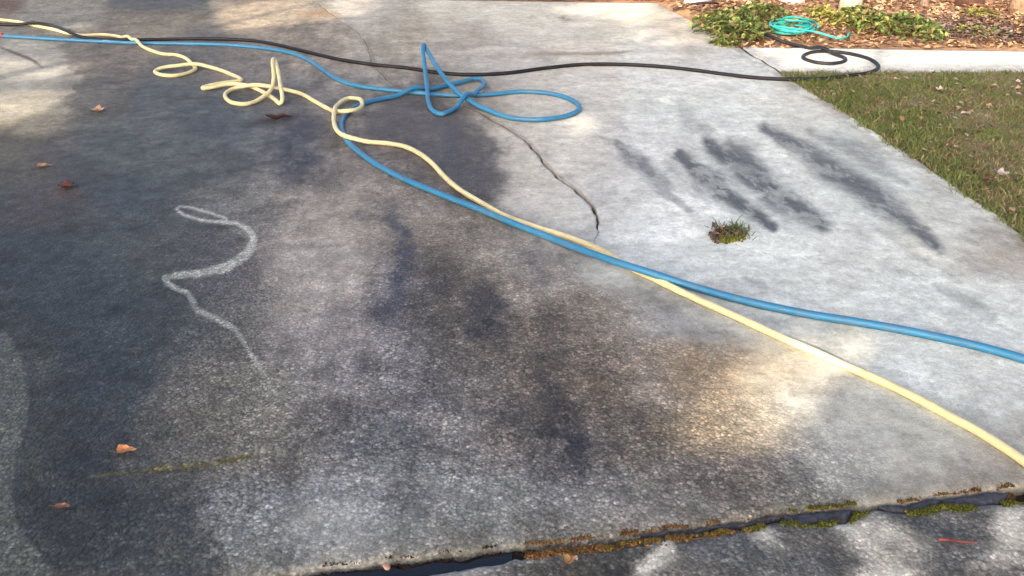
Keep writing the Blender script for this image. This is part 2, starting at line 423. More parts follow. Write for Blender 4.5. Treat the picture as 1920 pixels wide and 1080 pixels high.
    # line washed clean by the jet
    sq = [(425,411),(392,398),(360,389.5),(338,387),(331,392),(345,402),(375,412),(405,416),(440,418),(462,428),(474,445),(470,465),(455,482),(425,500),(380,512),(330,518),(308,522),
          (312,532),(330,543),(350,550),(358,562),(366,578),(400,596),(440,618),(460,645),(478,675),(495,705),(512,738)]
    d, t = seg_dist(u0, v0, sq)
    wd = 2.2 + 1.0 * sstep(.25, .4, t) + 5.0 * np.exp(-((t - 0.45) / 0.11) ** 2) + 1.6 * np.exp(-((t - 0.8) / 0.2) ** 2)
    fade = 1 - 0.75 * sstep(0.86, 1.0, t)
    fade = fade * (0.75 + 0.4 * (nb > 0.47))
    lay((1 - sstep(wd * 0.55, wd * 1.5, d)) * fade * (0.6 + 0.4 * nf * 1.6), (188, 188, 182), 0.86)
    # mossy hairline
    lay(cap([(180,892),(250,884),(300,878),(380,872),(440,862),(480,856)], 6, 0.7, (u0, v0)) * (0.4 + 0.6 * ragged), (100, 88, 38), 0.9)
    lay(cap([(150,905),(210,893),(260,884)], 5, 0.8), (62, 58, 54), 0.6)
    lay(cap([(255,884),(340,882),(420,880)], 3, 0.8, (u0, v0)), (60, 58, 52), 0.6)
    # soil creeping in from the right edge and the far edge
    lay((1 - sstep(0, 22, np.abs(X - edge_x(Y)) * 120)) * ragged, (120, 106, 92), 0.55)
    lay((1 - sstep(0, 0.14, np.abs(Y - joint_y(X)))) * (0.3 + 0.7 * ragged), (100, 94, 84), 0.45)
    agg = np.where(lum > 0.33, agg * 0.6, agg)
    return np.clip(alb * CT, 0.008, 0.72), np.clip(agg, 0, 1), np.clip(wet, 0, 1)

def paint_near(X, Y):
    u, v = project(X + (fbm(X * 9, Y * 9, 61, 4) - .5) * .14, Y + (fbm(X * 9, Y * 9, 62, 4) - .5) * .1)
    ragged = sstep(0.3, 0.6, fbm(X * 12, Y * 12, 63, 5, 0.65))
    alb = np.repeat(A(106, 102, 98)[None, :], len(X), 0)
    def lay(mask, rgb, k=1.0):
        nonlocal alb
        m = (np.clip(mask, 0, 1) * k)[:, None]; alb = alb * (1 - m) + A(*rgb)[None, :] * m
    def blob(cx, cy, rx, ry, ang, soft=0.6):
        c, s = math.cos(math.radians(ang)), math.sin(math.radians(ang))
        du, dv = u - cx, v - cy
        return 1 - sstep(1 - soft, 1 + soft, np.hypot((du * c + dv * s) / rx, (-du * s + dv * c) / ry))
    lay(blob(1090, 1060, 120, 46, 0), (62, 60, 54), .8)
    for b in [(1225,1050,26,50,12),(1650,1000,60,34,35),(1700,1060,44,60,40),(1610,975,46,22,10),(1890,1020,40,60,30),(1905,965,50,30,20),(870,1060,130,30,-8),(760,1078,80,14,-5),(1420,1000,40,20,20)]:
        lay(blob(*b) * (0.5 + 0.5 * ragged), (198, 191, 182), .9 if b[0] > 1200 else .65)
    for b in [(1400,1040,120,40,10),(1560,1060,60,30,10),(1800,1030,60,50,30),(1330,1010,60,24,0),(1760,985,50,18,5)]:
        lay(blob(*b) * (0.5 + 0.5 * ragged), (84, 86, 90), .6)
    nb = fbm(X * 16, Y * 16, 64, 5, 0.65)
    alb = alb * (1 + (nb - .5)[:, None] * 1.3)
    lum = alb.mean(1)
    return np.clip(alb * CT, 0.01, .7), np.clip(1.05 - lum * 1.2, 0.2, 1), np.full(len(X), 0.2)

# ------------------------------------------------------------------ layout curves on the ground
EDGE = [P(1900, 432), P(1820, 365), P(1720, 302), P(1640, 251), P(1560, 201), P(1500, 152), P(1442, 120), P(1385, 91), P(1335, 66), P(1290, 38), P(1236, 6)]
ey = np.array([e[1] for e in EDGE]); ex = np.array([e[0] for e in EDGE])
ecoef = np.polyfit(ey, ex, 2)
def edge_x(Y):
    Yc = np.clip(Y, 3.4, 9.8)
    base = np.polyval(ecoef, Yc)
    slope = np.polyval(np.polyder(ecoef), 3.4)
    base = base + (fbm(Y * 4, np.asarray(Y) * 0 + 6.1, 96, 3) - .5) * .045
    return base + np.where(Y < 3.4, (Y - 3.4) * slope, 0) + np.where(Y > 9.8, (Y - 9.8) * -0.15, 0)
JA, JB = P(430, 1082), P(1920, 905)
def joint_y(X):
    s = (JB[1] - JA[1]) / (JB[0] - JA[0])
    X = np.asarray(X, float)
    return JA[1] + s * (X - JA[0]) + (fbm(X * 5, X * 0 + 3.3, 71, 4) - .5) * .05 + (fbm(X * 45, X * 0 + 1.3, 72, 3) - .5) * .012
FA, FB = P(850, 0), P(1232, 5)
def far_y(X): return FA[1] + (FB[1] - FA[1]) / (FB[0] - FA[0]) * (X - FA[0])
CRK = [(560,-20),(640,40),(668,58),(690,84),(700,125),(735,158),(800,180),(880,200),(922,224),(962,246),(990,268),(1008,286),(1022,308),(1050,334),(1088,364),(1112,388),(1122,420),(1112,470),(1105,560),(1100,800),(1100,1100)]
crk = np.array([P(*c) for c in CRK]); o_ = np.argsort(crk[:, 1]); crk = crk[o_]
def crack_x(Y): return np.interp(Y, crk[:, 1], crk[:, 0]) + (fbm(Y * 13, Y * 0 + 8.8, 81, 4) - .5) * .035
def crack_w(Y):
    _, v = project(np.interp(Y, crk[:, 1], crk[:, 0]), Y)
    w = 0.006 + 0.020 * fbm(Y * 9, Y * 0 + 2.2, 82, 3)
    near = 1 - sstep(400, 462, v)
    gap = 1 - 0.75 * sstep(66, 84, v) * (1 - sstep(110, 130, v))
    return np.maximum(w * near * gap * (0.35 + .65 * sstep(150, 215, v)), 0)

def relief(X, Y):
    return (fbm(X * 1.3, Y * 1.3, 91, 3) - .5) * .008 + (fbm(X * 14, Y * 14, 92, 4) - .5) * .005

def grid_faces(r, c, off=0):
    i = np.arange(r * c).reshape(r, c) + off
    return np.stack([i[:-1, :-1], i[:-1, 1:], i[1:, 1:], i[1:, :-1]], -1).reshape(-1, 4)

# ------------------------------------------------------------------ driveway slab
def build_driveway():
    rows = 560
    pyv = np.concatenate([np.linspace(1070, 60, rows - 60), np.linspace(58, -24, 60)])
    yy = np.array([P(960, p)[1] for p in pyv]); w = (yy - yy[0]) / (yy[-1] - yy[0])
    V, Fq, off = [], [], 0
    def piece(xl, xr, ncol, extra=None):
        nonlocal off
        # xl, xr: functions of Y ; rows run from the joint to the far edge
        s = np.linspace(0, 1, ncol)
        if extra is not None: s = np.concatenate([extra, s])
        X = np.zeros((rows, len(s))); Yg = np.zeros((rows, len(s)))
        y0 = yy[0] + w * (yy[-1] - yy[0])
        Yrow = y0[:, None] * np.ones_like(s)[None, :]
        for _ in range(4):
            a, b = xl(Yrow), xr(Yrow)
            X = a + (b - a) * s[None, :]
            jy, fy = joint_y(X), np.maximum(far_y(X), 6.0)
            Yrow = jy + w[:, None] * (fy - jy)
        Z = relief(X, Yrow)
        # worn arris at the joint
        dj = Yrow - joint_y(X)
        Z -= 0.010 * np.exp(-np.maximum(dj, 0) / 0.012) * (0.4 + fbm(X * 30, Yrow * 30, 93, 2))
        top = np.stack([X, Yrow, Z], -1)
        # skirts down the open sides
        def down(a): b = a.copy(); b[..., 2] = -0.07; return b
        top = np.concatenate([down(top[:1]), top, down(top[-1:])], 0)
        l = top[:, :1].copy(); r = top[:, -1:].copy()
        for e, isc in ((l, extra is None), (r, extra is not None)):
            e[..., 2] = np.where(isc & (crack_w(e[..., 1]) < 2e-4), e[..., 2], np.minimum(e[..., 2], -0.045))
        top = np.concatenate([l, top, r], 1)
        rr, cc = top.shape[:2]
        V.append(top.reshape(-1, 3)); Fq.append(grid_faces(rr, cc, off)); off += rr * cc
    ext = -np.array([1.6, 1.1, .8, .55, .38, .26, .17, .10, .05])
    piece(lambda Y: -(1.35 + 0.60 * Y), lambda Y: crack_x(Y) - crack_w(Y) / 2, 470, ext)
    piece(lambda Y: crack_x(Y) + crack_w(Y) / 2, edge_x, 340)
    V = np.concatenate(V); Fq = np.concatenate(Fq)
    me = mesh_np('driveway', V, Fq, smooth=True)
    alb, agg, wet = paint(V[:, 0].astype(float), V[:, 1].astype(float))
    side = V[:, 2] < -0.03
    alb[side] = A(60, 54, 48)
    col_attr(me, 'alb', alb); f_attr(me, 'agg', agg); f_attr(me, 'wet', wet)
    o = link('driveway', me, M_CON); tag(o, kind='structure'); return o
driveway = build_driveway()

_jx = np.linspace(-3.2, 4.2, 600); _ju, _ = project(_jx, joint_y(_jx))
def gap_w(X):
    X = np.asarray(X, float)
    u = np.interp(X, _jx, _ju)
    w = np.interp(u, [300, 430, 700, 940, 1040, 1300, 1450, 1500, 1580, 1630, 1660, 1720, 1900, 2200], [.06, .06, .062, .050, .026, .026, .028, .046, .044, .018, .028, .040, .050, .05])
    return w * (0.8 + .4 * fbm(X * 9, X * 0 + 5.5, 101, 3)) + 0.008 * (fbm(X * 34, X * 0 + .5, 102, 2) - .5)

def build_apron():
    nx, ny = 520, 110
    xs = np.linspace(-3.2, 4.2, nx); s = np.linspace(0, 1, ny) ** 0.6
    X = np.repeat(xs[None, :], ny, 0)
    yb = joint_y(X) - gap_w(X)
    Y = -0.4 + (yb + 0.4) * s[:, None]
    Z = relief(X + 9, Y) - 0.004 - 0.012 * np.exp(-(yb - Y) / 0.014) * (0.4 + fbm(X * 30, Y * 30, 95, 2))
    top = np.stack([X, Y, Z], -1)
    e = top[-1:].copy(); e[..., 2] = -0.07
    top = np.concatenate([top, e], 0)
    V = top.reshape(-1, 3)
    me = mesh_np('near_slab', V, grid_faces(ny + 1, nx), smooth=True)
    alb, agg, wet = paint_near(V[:, 0], V[:, 1])
    alb[V[:, 2] < -.03] = A(50, 44, 38)
    col_attr(me, 'alb', alb); f_attr(me, 'agg', agg); f_attr(me, 'wet', wet)
    tag(link('near_slab', me, M_CON), kind='structure')
build_apron()

def build_sidewalk():
    nx, ny = 260, 40
    n0, n1 = P(1500, 137), P(1920, 137); f0, f1 = P(1388, 88.5), P(1920, 97)
    s = np.linspace(0, 1, nx) ** 1.5
    V = []
    for j, t in enumerate(np.linspace(0, 1, ny)):
        y_at = lambda x: (n0[1] + (n1[1] - n0[1]) / (n1[0] - n0[0]) * (x - n0[0])) * (1 - t) + (f0[1] + (f1[1] - f0[1]) / (f1[0] - f0[0]) * (x - f0[0])) * t
        x0 = edge_x(np.array([y_at(2.0)]))[0] + 0.032
        xs = x0 + (14 - x0) * s
        ysv = y_at(xs) + (0.02 * (fbm(xs * 5, xs * 0 + j * 0 + (0.3 if t > .5 else 7.1), 111, 3) - .5) if t in (0.0, 1.0) else 0)
        V.append(np.stack([xs, ysv, relief(xs, ysv) + 0.002], -1))
    V = np.array(V)
    e0, e1 = V[:1].copy(), V[-1:].copy(); e0[..., 2] = -.07; e1[..., 2] = -.07
    V = np.concatenate([e0, V, e1], 0); l = V[:, :1].copy(); l[..., 2] = -.07
    V = np.concatenate([l, V], 1); rr, cc = V.shape[:2]; V = V.reshape(-1, 3)
    me = mesh_np('sidewalk', V, grid_faces(rr, cc), smooth=True)
    nb = fbm(V[:, 0] * 3, V[:, 1] * 6, 112, 5, .6)
    alb = (A(196, 194, 191) * np.array([.97, 1, .93]))[None, :] * (1 + (nb - .5)[:, None] * .5)
    soil = sstep(0.10, 0.0, V[:, 1] - n0[1] - 0.0) * sstep(.35, .6, fbm(V[:, 0] * 8, V[:, 1] * 8, 113, 4)) * .8
    alb = alb * (1 - soil[:, None]) + A(120, 104, 88) * soil[:, None]
    alb[V[:, 2] < -.03] = A(50, 42, 36)
    col_attr(me, 'alb', alb); f_attr(me, 'agg', np.full(len(V), .15)); f_attr(me, 'wet', np.zeros(len(V)))
    tag(link('sidewalk', me, M_CON), kind='structure')
build_sidewalk()

# ------------------------------------------------------------------ soil, lawn and bed
SWN = P(1700, 137)[1]; SWF = P(1700, 93)[1]
def ground_sheet(name, X, Y, Z, alb, mat, kind='structure'):
    V = np.stack([X, Y, Z], -1); rr, cc = V.shape[:2]
    me = mesh_np(name, V.reshape(-1, 3), grid_faces(rr, cc), smooth=True)
    col_attr(me, 'alb', alb.reshape(-1, 3))
    return tag(link(name, me, mat), kind=kind)

# wide earth sheet under everything, reaching the horizon
gx = np.concatenate([[-400, -150, -60, -30], np.linspace(-18, 18, 60), [30, 60, 150, 400]])
gy = np.concatenate([[-400, -150, -60, -30], np.linspace(-18, 24, 60), [40, 70, 150, 400]])
X, Y = np.meshgrid(gx, gy)
nb = fbm(X * .8, Y * .8, 121, 4)[..., None]
ground_sheet('ground', X, Y, -0.075 + 0 * X, A(96, 82, 60) * (0.6 + .8 * nb), M_SOIL)

def lawn_sheet():
    ys = np.linspace(1.2, SWN - 0.015, 120); s = np.linspace(0, 1, 150)
    Y = np.repeat(ys[:, None], 150, 1); x0 = edge_x(Y) + 0.012
    X = x0 + (13 - x0) * s[None, :] ** 1.4
    Z = -0.018 + 0.03 * (fbm(X * 5, Y * 5, 131, 4) - .5) + 0.02 * sstep(0, .6, X - x0)
    Z = np.minimum(Z, 0.03)
    nb = fbm(X * 6, Y * 6, 132, 5, .6)[..., None]
    alb = A(116, 100, 80) * (1 - nb) * 1.2 + A(96, 100, 56) * nb
    ground_sheet('lawn', X, Y, Z, alb, M_SOIL)
lawn_sheet()
def bed_z(X, Y): return -0.01 + 0.05 * (fbm(X * 2.4, Y * 2.4, 141, 4) - .4) + 0.04 * sstep(0.2, 1.5, Y - SWF)
def bed_sheet():
    ys = np.concatenate([np.linspace(SWF + 0.0, 11.5, 110), [13, 16, 20, 30]]); s = np.linspace(0, 1, 170)
    Y = np.repeat(ys[:, None], 170, 1)
    x0 = edge_x(Y) - 0.08
    x0 = np.where(Y >= 9.6, edge_x(np.full_like(Y, 9.6)) - (Y - 9.6) * 6, x0); x0 = np.maximum(x0, -14)
    X = x0 + (14 - x0) * s[None, :] ** 1.3
    Y = Y + np.where(Y < SWF + .05, (P(1920, 97)[1] - P(1388, 88.5)[1]) / (P(1920, 97)[0] - P(1388, 88.5)[0]) * (X - 2.6) + .012, 0)
    nb = fbm(X * 5, Y * 5, 142, 5, .6)[..., None]
    alb = A(164, 130, 96) * (1 - nb) * 1.1 + A(112, 88, 68) * nb
    Zb = np.minimum(bed_z(X, Y), -0.03 + np.maximum(X - np.where(Y < 9.6, edge_x(Y), -20), 0) * .45)
    ground_sheet('planting_bed', X, Y, Zb, alb, M_SOIL)
bed_sheet()
# strip of litter behind the far end of the driveway
ys = np.linspace(-0.08, 3.0, 40); xs = np.linspace(-12, 1.6, 160)
Xs, T = np.meshgrid(xs, ys); Ys = far_y(Xs) + T
nb = fbm(Xs * 5, Ys * 5, 143, 5)[..., None]
ground_sheet('far_verge', Xs, Ys, np.minimum(0.002 + 0.05 * (fbm(Xs * 3, Ys * 3, 144, 3) - .5), -.02 + np.maximum(T, 0) * .3), A(150, 108, 76) * (.6 + .8 * nb), M_SOIL)

# bottom of the open joint between the two slabs
xs = np.linspace(-3.2, 4.2, 700); t = np.linspace(-0.02, 1.02, 8)
Xs, T = np.meshgrid(xs, t); Ys = joint_y(Xs) - gap_w(Xs) * T
Zs = -0.034 + 0.022 * (fbm(Xs * 22, Ys * 22, 151, 4) - .5)
nb = fbm(Xs * 12, Ys * 12, 152, 4)[..., None]
ground_sheet('joint_dirt', Xs, Ys, Zs, A(34, 28, 24) * (.5 + nb), M_SOIL)
# water lying in the joint
tw = NT('dark_water'); tw.b.inputs['Base Color'].default_value = (.006, .007, .009, 1); tw.b.inputs['Roughness'].default_value = .06
xs = np.linspace(P(300, 1075)[0], P(960, 1030)[0], 160); t = np.linspace(0.42, 1.02, 8)
Xs, T = np.meshgrid(xs, t); Ys = joint_y(Xs) - gap_w(Xs) * (T + (1 - T) * .7 * (fbm(Xs * 16, Xs * 0 + 4, 155, 3) - .42))
me = mesh_np('puddle', np.stack([Xs, Ys, -0.016 + 0 * Xs], -1).reshape(-1, 3), grid_faces(8, 160))
tag(link('puddle', me, tw.m), kind='structure')

# ------------------------------------------------------------------ blade and leaf scatter
def blades(pos, hgt, wid, cols, lean=0.6, z=None):
    """grass blades: a bent two-segment strip each"""
    n = len(pos); a = rng.uniform(0, 2 * np.pi, n); b = rng.uniform(0, 2 * np.pi, n)
    side = np.stack([np.cos(a), np.sin(a), 0 * a], -1) * (wid / 2)[:, None]
    ln = np.stack([np.cos(b), np.sin(b), 0 * b], -1) * (hgt * rng.uniform(.2, lean, n))[:, None]
    up = np.array([0, 0, 1.0])[None, :] * hgt[:, None]
    p0 = pos
    p1 = pos + up * .55 + ln * .35
    p2 = pos + up * .85 + ln
    V = np.stack([p0 - side, p0 + side, p1 - side * .8, p1 + side * .8, p2], 1).reshape(-1, 3)
    i = np.arange(n)[:, None] * 5
    q = i + np.array([[0, 1, 3, 2]]); t = i + np.array([[2, 3, 4]])
    return V, q, t, np.repeat(cols, 5, 0)

def leafquads(pos, size, cols, flat=0.35):
    """small folded leaves, two triangles each side of a midrib"""
    n = len(pos); a = rng.uniform(0, 2 * np.pi, n)
    d = np.stack([np.cos(a), np.sin(a), rng.normal(0, flat, n)], -1); d /= np.linalg.norm(d, axis=1)[:, None]
    s = np.stack([-np.sin(a), np.cos(a), rng.normal(0, flat, n)], -1); s /= np.linalg.norm(s, axis=1)[:, None]
    nrm = np.cross(d, s); L = size[:, None]
    p0 = pos - d * L * .5; p2 = pos + d * L * .5
    p1 = pos + s * L * .3 + nrm * L * .12; p3 = pos - s * L * .3 + nrm * L * .12
    V = np.stack([p0, p1, p2, p3], 1).reshape(-1, 3)
    i = np.arange(n)[:, None] * 4
    t = np.concatenate([i + np.array([[0, 1, 2]]), i + np.array([[0, 2, 3]])])
    return V, t, np.repeat(cols, 4, 0)

def pick(pal, n, jitter=.25):
    pal = np.array([A(*p) for p in pal]); c = pal[rng.integers(0, len(pal), n)]
    return np.clip(c * rng.uniform(1 - jitter, 1 + jitter, (n, 1)), .003, .8)

# lawn grass: sparse winter turf, green in tufts
n = 190000
gxp = rng.uniform(1.5, 6.5, n); gyp = rng.uniform(2.6, SWN + .02, n)
keep = (gxp > edge_x(gyp) - 0.025 + 0.09 * (fbm(gxp * 9, gyp * 9, 161, 2) - .5)) & (gxp < edge_x(gyp) + 0.2 + gyp * .62)
dens = fbm(gxp * 4.5, gyp * 4.5, 162, 4, .6)
keep &= rng.uniform(0, 1, n) < sstep(.2, .5, dens) * .35 + .65
gxp, gyp, dens = gxp[keep], gyp[keep], dens[keep]; n = len(gxp)
green = rng.uniform(0, 1, n) < .5 + sstep(.36, .62, dens) * .38
cg = pick([(118, 132, 70), (104, 120, 62), (138, 144, 80), (94, 104, 58)], n); cb = pick([(162, 140, 106), (138, 114, 88), (174, 154, 120), (114, 96, 76), (130, 124, 76)], n)
V, q, t, c = blades(np.stack([gxp, gyp, np.full(n, -.012)], -1), rng.uniform(.014, .055, n) * (0.8 + .5 * dens), rng.uniform(.003, .007, n), np.where(green[:, None], cg, cb), 1.6)
me = mesh_np('lawn_grass', V, q, t); col_attr(me, 'alb', c)
tag(link('lawn_grass', me, M_LEAF), 'short patchy winter grass, green and straw brown, beside the driveway', 'grass', kind='stuff')

# leaf litter on lawn, bed and verge
def litter(name, xs, ys, zs, pal, smin, smax, label):
    n = len(xs)
    V, t, c = leafquads(np.stack([xs, ys, zs], -1), rng.uniform(smin, smax, n), pick(pal, n, .35), .3)
    me = mesh_np(name, V, None, t); col_attr(me, 'alb', c)
    return tag(link(name, me, M_DRY), label, 'leaf litter', kind='stuff')
n = 1600
xs = rng.uniform(1.8, 6, n); ys = rng.uniform(3, SWN - .05, n); k = xs > edge_x(ys) + .05
xs, ys = xs[k], ys[k]
litter('lawn_leaf_litter', xs, ys, rng.uniform(.012, .03, len(xs)), [(128, 96, 74), (150, 122, 100), (104, 74, 60), (168, 150, 134)], .02, .05, 'scattered small dead leaves lying in the patchy lawn')
n = 16000
xs = rng.uniform(1.2, 8, n); ys = rng.uniform(SWF + .02, 12, n); k = xs > edge_x(np.minimum(ys, 9.6)) + .03 - np.maximum(ys - 9.6, 0) * 4
xs, ys = xs[k], ys[k]
LIT = [(184, 146, 108), (164, 124, 90), (204, 170, 132), (138, 104, 78), (194, 156, 118), (112, 86, 68)]
litter('bed_leaf_litter', xs, ys, bed_z(xs, ys) + rng.uniform(.004, .03, len(xs)), LIT, .03, .08, 'orange brown leaf litter and pine straw covering the planting bed')
n = 14000
xs = rng.uniform(-9, 1.7, n); ts = rng.uniform(0.0, 1, n) ** 1.5 * 5
litter('verge_leaf_litter', xs, far_y(xs) + ts + .03, rng.uniform(.015, .045, n), LIT, .03, .08, 'brown leaf litter along the far end of the driveway')

# moss and soil crumbs along the joint
def tuft(name, pts, rad, cols, zlo, hmax, label, parent=None, size=(.004, .010)):
    n = len(pts)
    h = rng.uniform(.3, 1, n) * hmax
    w = rng.uniform(size[0], size[1], n)
    ang = rng.uniform(0, 2 * np.pi, (n, 1)) + np.array([[0, 2.09, 4.19]])
    base = np.stack([pts[:, 0:1] + np.cos(ang) * w[:, None], pts[:, 1:2] + np.sin(ang) * w[:, None], np.repeat(zlo[:, None], 3, 1)], -1)
    tip = np.stack([pts[:, 0] + rng.normal(0, .003, n), pts[:, 1] + rng.normal(0, .003, n), zlo + h], -1)[:, None, :]
    V = np.concatenate([base, tip], 1).reshape(-1, 3)
    i = np.arange(n)[:, None] * 4
    t = np.concatenate([i + np.array([[0, 1, 3]]), i + np.array([[1, 2, 3]]), i + np.array([[2, 0, 3]])])
    me = mesh_np(name, V, None, t); col_attr(me, 'alb', np.repeat(cols, 4, 0))
    o = link(name, me, M_MOSS, parent)
    return o
def along(pxs, n, spread):
    pts = np.array([P(*p) for p in pxs]); s = rng.uniform(0, len(pxs) - 1, n); i = np.minimum(s.astype(int), len(pxs) - 2); f = (s - i)[:, None]
    p = pts[i] * (1 - f) + pts[i + 1] * f
    return p[:, :2] + rng.normal(0, 1, (n, 2)) * np.array([spread * 1.4, spread])
GREEN = [(98, 104, 30), (118, 120, 40), (80, 82, 28), (70, 66, 30)]; BROWN = [(120, 82, 48), (140, 100, 58), (92, 66, 42), (72, 56, 40), (104, 96, 40)]
def jpt(px0, px1, n, side, spread):
    x = rng.uniform(P(px0, 1000)[0], P(px1, 940)[0], n)
    x = np.array(x); y = joint_y(x) - (gap_w(x) if side < 0 else 0) + side * np.abs(rng.normal(0, spread, n)) * (0.3 + fbm(x * 14, x * 0, 171, 3))
    return np.stack([x, y], -1)
def px_x(px): 
    # x of the joint at a photo column
    xs = np.linspace(-1.2, 2.2, 400); u, _ = project(xs, joint_y(xs)); return float(np.interp(px, u, xs))
def jrange(p0, p1, n, where, spread):
    x = rng.uniform(px_x(p0), px_x(p1), n)
    y = joint_y(x) - gap_w(x) * where + rng.normal(0, spread, n) * (0.4 + fbm(x * 14, x * 0, 171, 3))
    return np.stack([x, y], -1)
parts = []
for (p0, p1, n, wh, sp, pal) in [(985,1350,9000,.3,.020,BROWN + [(150,106,66)]),(1120,1460,2600,1.0,.008,GREEN + BROWN[:3]),(1430,1610,2400,-.08,.008,GREEN + BROWN[2:4]),(1400,1620,1500,1.02,.007,GREEN),
                                 (1690,1810,2400,1.12,.010,GREEN),(1860,2000,2200,1.1,.011,GREEN),(1660,2000,2600,-.02,.016,BROWN),(1125,1155,400,-.5,.008,GREEN),(600,1000,900,.1,.008,[(50,40,32),(70,52,38)]),(1840,1990,1800,.35,.014,BROWN)]:
    pts = jrange(p0, p1, n, wh, sp); k = rng.uniform(0, 1, n) < sstep(.36, .58, fbm(pts[:, 0] * 22, pts[:, 1] * 22, 172, 3)); pts = pts[k]
    parts.append((pts, pick(pal, len(pts), .45)))
pts = np.concatenate([p for p, _ in parts]); cols = np.concatenate([c for _, c in parts])
ins = (pts[:, 1] < joint_y(pts[:, 0])) & (pts[:, 1] > joint_y(pts[:, 0]) - gap_w(pts[:, 0]))
z = np.where(ins, -.030, -.008)
o = tuft('joint_moss', pts, 0, cols, z, .0075, '', size=(.0018, .0050))
tag(o, 'olive green and brown moss growing along the open slab joint', 'moss', kind='stuff')
o = tuft('hairline_moss', (pts := along([(235,886),(300,878),(350,876),(400,868),(470,858)], 500, .006)), 0, pick([(100, 92, 36), (84, 72, 32), (70, 58, 36)], 500, .35), np.full(500, -.004), .006, '', size=(.002, .006))
tag(o, 'thin line of olive moss in a hairline crack of the dark concrete', 'moss', kind='stuff')

# strips of black joint filler standing in the gap
tf = NT('bitumen_board'); tf.b.inputs['Base Color'].default_value = (.022, .024, .03, 1); tf.b.inputs['Roughness'].default_value = .75
nn = tf.node('ShaderNodeTexNoise'); nn.inputs['Scale'].default_value = 70; nn.inputs['Detail'].default_value = 6
co = tf.node('ShaderNodeTexCoord'); tf.link(co.outputs['Object'], nn.inputs['Vector'])
tf.link(tf.ramp(nn.outputs['Fac'], [(.3, (.012, .013, .017)), (.7, (.05, .055, .068))]), tf.b.inputs['Base Color'])
bb = tf.node('ShaderNodeBump'); bb.inputs['Strength'].default_value = .8; bb.inputs['Distance'].default_value = .006
tf.link(nn.outputs['Fac'], bb.inputs['Height']); tf.link(bb.outputs[0], tf.b.inputs['Normal'])
for p0, p1, wide in [(1200, 1330, .35), (1330, 1462, .4), (1468, 1592, .85), (1645, 1760, .8), (1762, 1880, .85)]:
    xs = np.linspace(px_x(p0), px_x(p1), 40); tt = np.linspace(0, 1, 8)
    X, T = np.meshgrid(xs, tt)
    endtaper = np.minimum(1, np.minimum(np.arange(40), 39 - np.arange(40)) / 5.0)[None, :]
    Yc = joint_y(X) - gap_w(X) * .5
    Y = Yc + (T - .5) * gap_w(X) * wide * (0.25 + .75 * endtaper) * (0.8 + .5 * fbm(X * 30, T * 2, 181, 2))
    Z = -.007 + .008 * (fbm(X * 40, Y * 40, 182, 3) - .5) - .014 * (np.abs(T - .5) * 2) ** 4
    top = np.stack([X, Y, Z], -1); lo = top.copy(); lo[..., 2] = -.04
    V = np.concatenate([lo[:1], top, lo[-1:]], 0)
    l, r = V[:, :1].copy(), V[:, -1:].copy(); l[..., 2] = -.04; r[..., 2] = -.04
    V = np.concatenate([l, V, r], 1)
    me = mesh_np('joint_filler', V.reshape(-1, 3), grid_faces(V.shape[0], V.shape[1]), smooth=True)
    link('joint_filler', me, tf.m, driveway)

# earth packed in the joint between driveway and sidewalk
yv = np.linspace(P(1500, 137)[1] - .05, P(1388, 88.5)[1] + .03, 90); tt = np.linspace(-.25, 1.15, 6)
T, Yv = np.meshgrid(tt, yv); Xv = edge_x(Yv) + .034 * T
me = mesh_np('joint_soil', np.stack([Xv, Yv, -.010 + .006 * (fbm(Xv * 60, Yv * 60, 183, 2) - .5) - .012 * (np.abs(T - .45) > .6)], -1).reshape(-1, 3), grid_faces(90, 6)[:, ::-1], smooth=True)
col_attr(me, 'alb', A(82, 70, 60)[None, :] * (.6 + .8 * fbm(Xv * 25, Yv * 25, 184, 3)).reshape(-1, 1))
link('joint_soil', me, M_SOIL, driveway)

# ------------------------------------------------------------------ hoses
def catmull(pts, step):
    pts = np.asarray(pts, float)
    p = np.concatenate([[2 * pts[0] - pts[1]], pts, [2 * pts[-1] - pts[-2]]])
    out = []
    for i in range(1, len(p) - 2):
        p0, p1, p2, p3 = p[i - 1:i + 3]
        # centripetal spacing keeps tight turns round
        t0 = 0; t1 = t0 + max(np.linalg.norm(p1 - p0), 1e-4) ** .5; t2 = t1 + max(np.linalg.norm(p2 - p1), 1e-4) ** .5; t3 = t2 + max(np.linalg.norm(p3 - p2), 1e-4) ** .5
        m = max(3, int(np.linalg.norm(p2 - p1) / step) + 1)
        t = np.linspace(t1, t2, m, endpoint=False)[:, None]
        a1 = (t1 - t) / (t1 - t0) * p0 + (t - t0) / (t1 - t0) * p1
        a2 = (t2 - t) / (t2 - t1) * p1 + (t - t1) / (t2 - t1) * p2
        a3 = (t3 - t) / (t3 - t2) * p2 + (t - t2) / (t3 - t2) * p3
        b1 = (t2 - t) / (t2 - t0) * a1 + (t - t0) / (t2 - t0) * a2
        b2 = (t3 - t) / (t3 - t1) * a2 + (t - t1) / (t3 - t1) * a3
        out.append((t2 - t) / (t2 - t1) * b1 + (t - t1) / (t2 - t1) * b2)
    out.append(pts[-1:])
    out = np.concatenate(out)
    for _ in range(3):
        out[1:-1] = out[1:-1] * .5 + (out[:-2] + out[2:]) * .25
    d = np.concatenate([[0], np.cumsum(np.linalg.norm(np.diff(out, axis=0), axis=1))])
    s = np.linspace(0, d[-1], max(8, int(d[-1] / step)))
    return np.stack([np.interp(s, d, out[:, k]) for k in range(3)], -1)

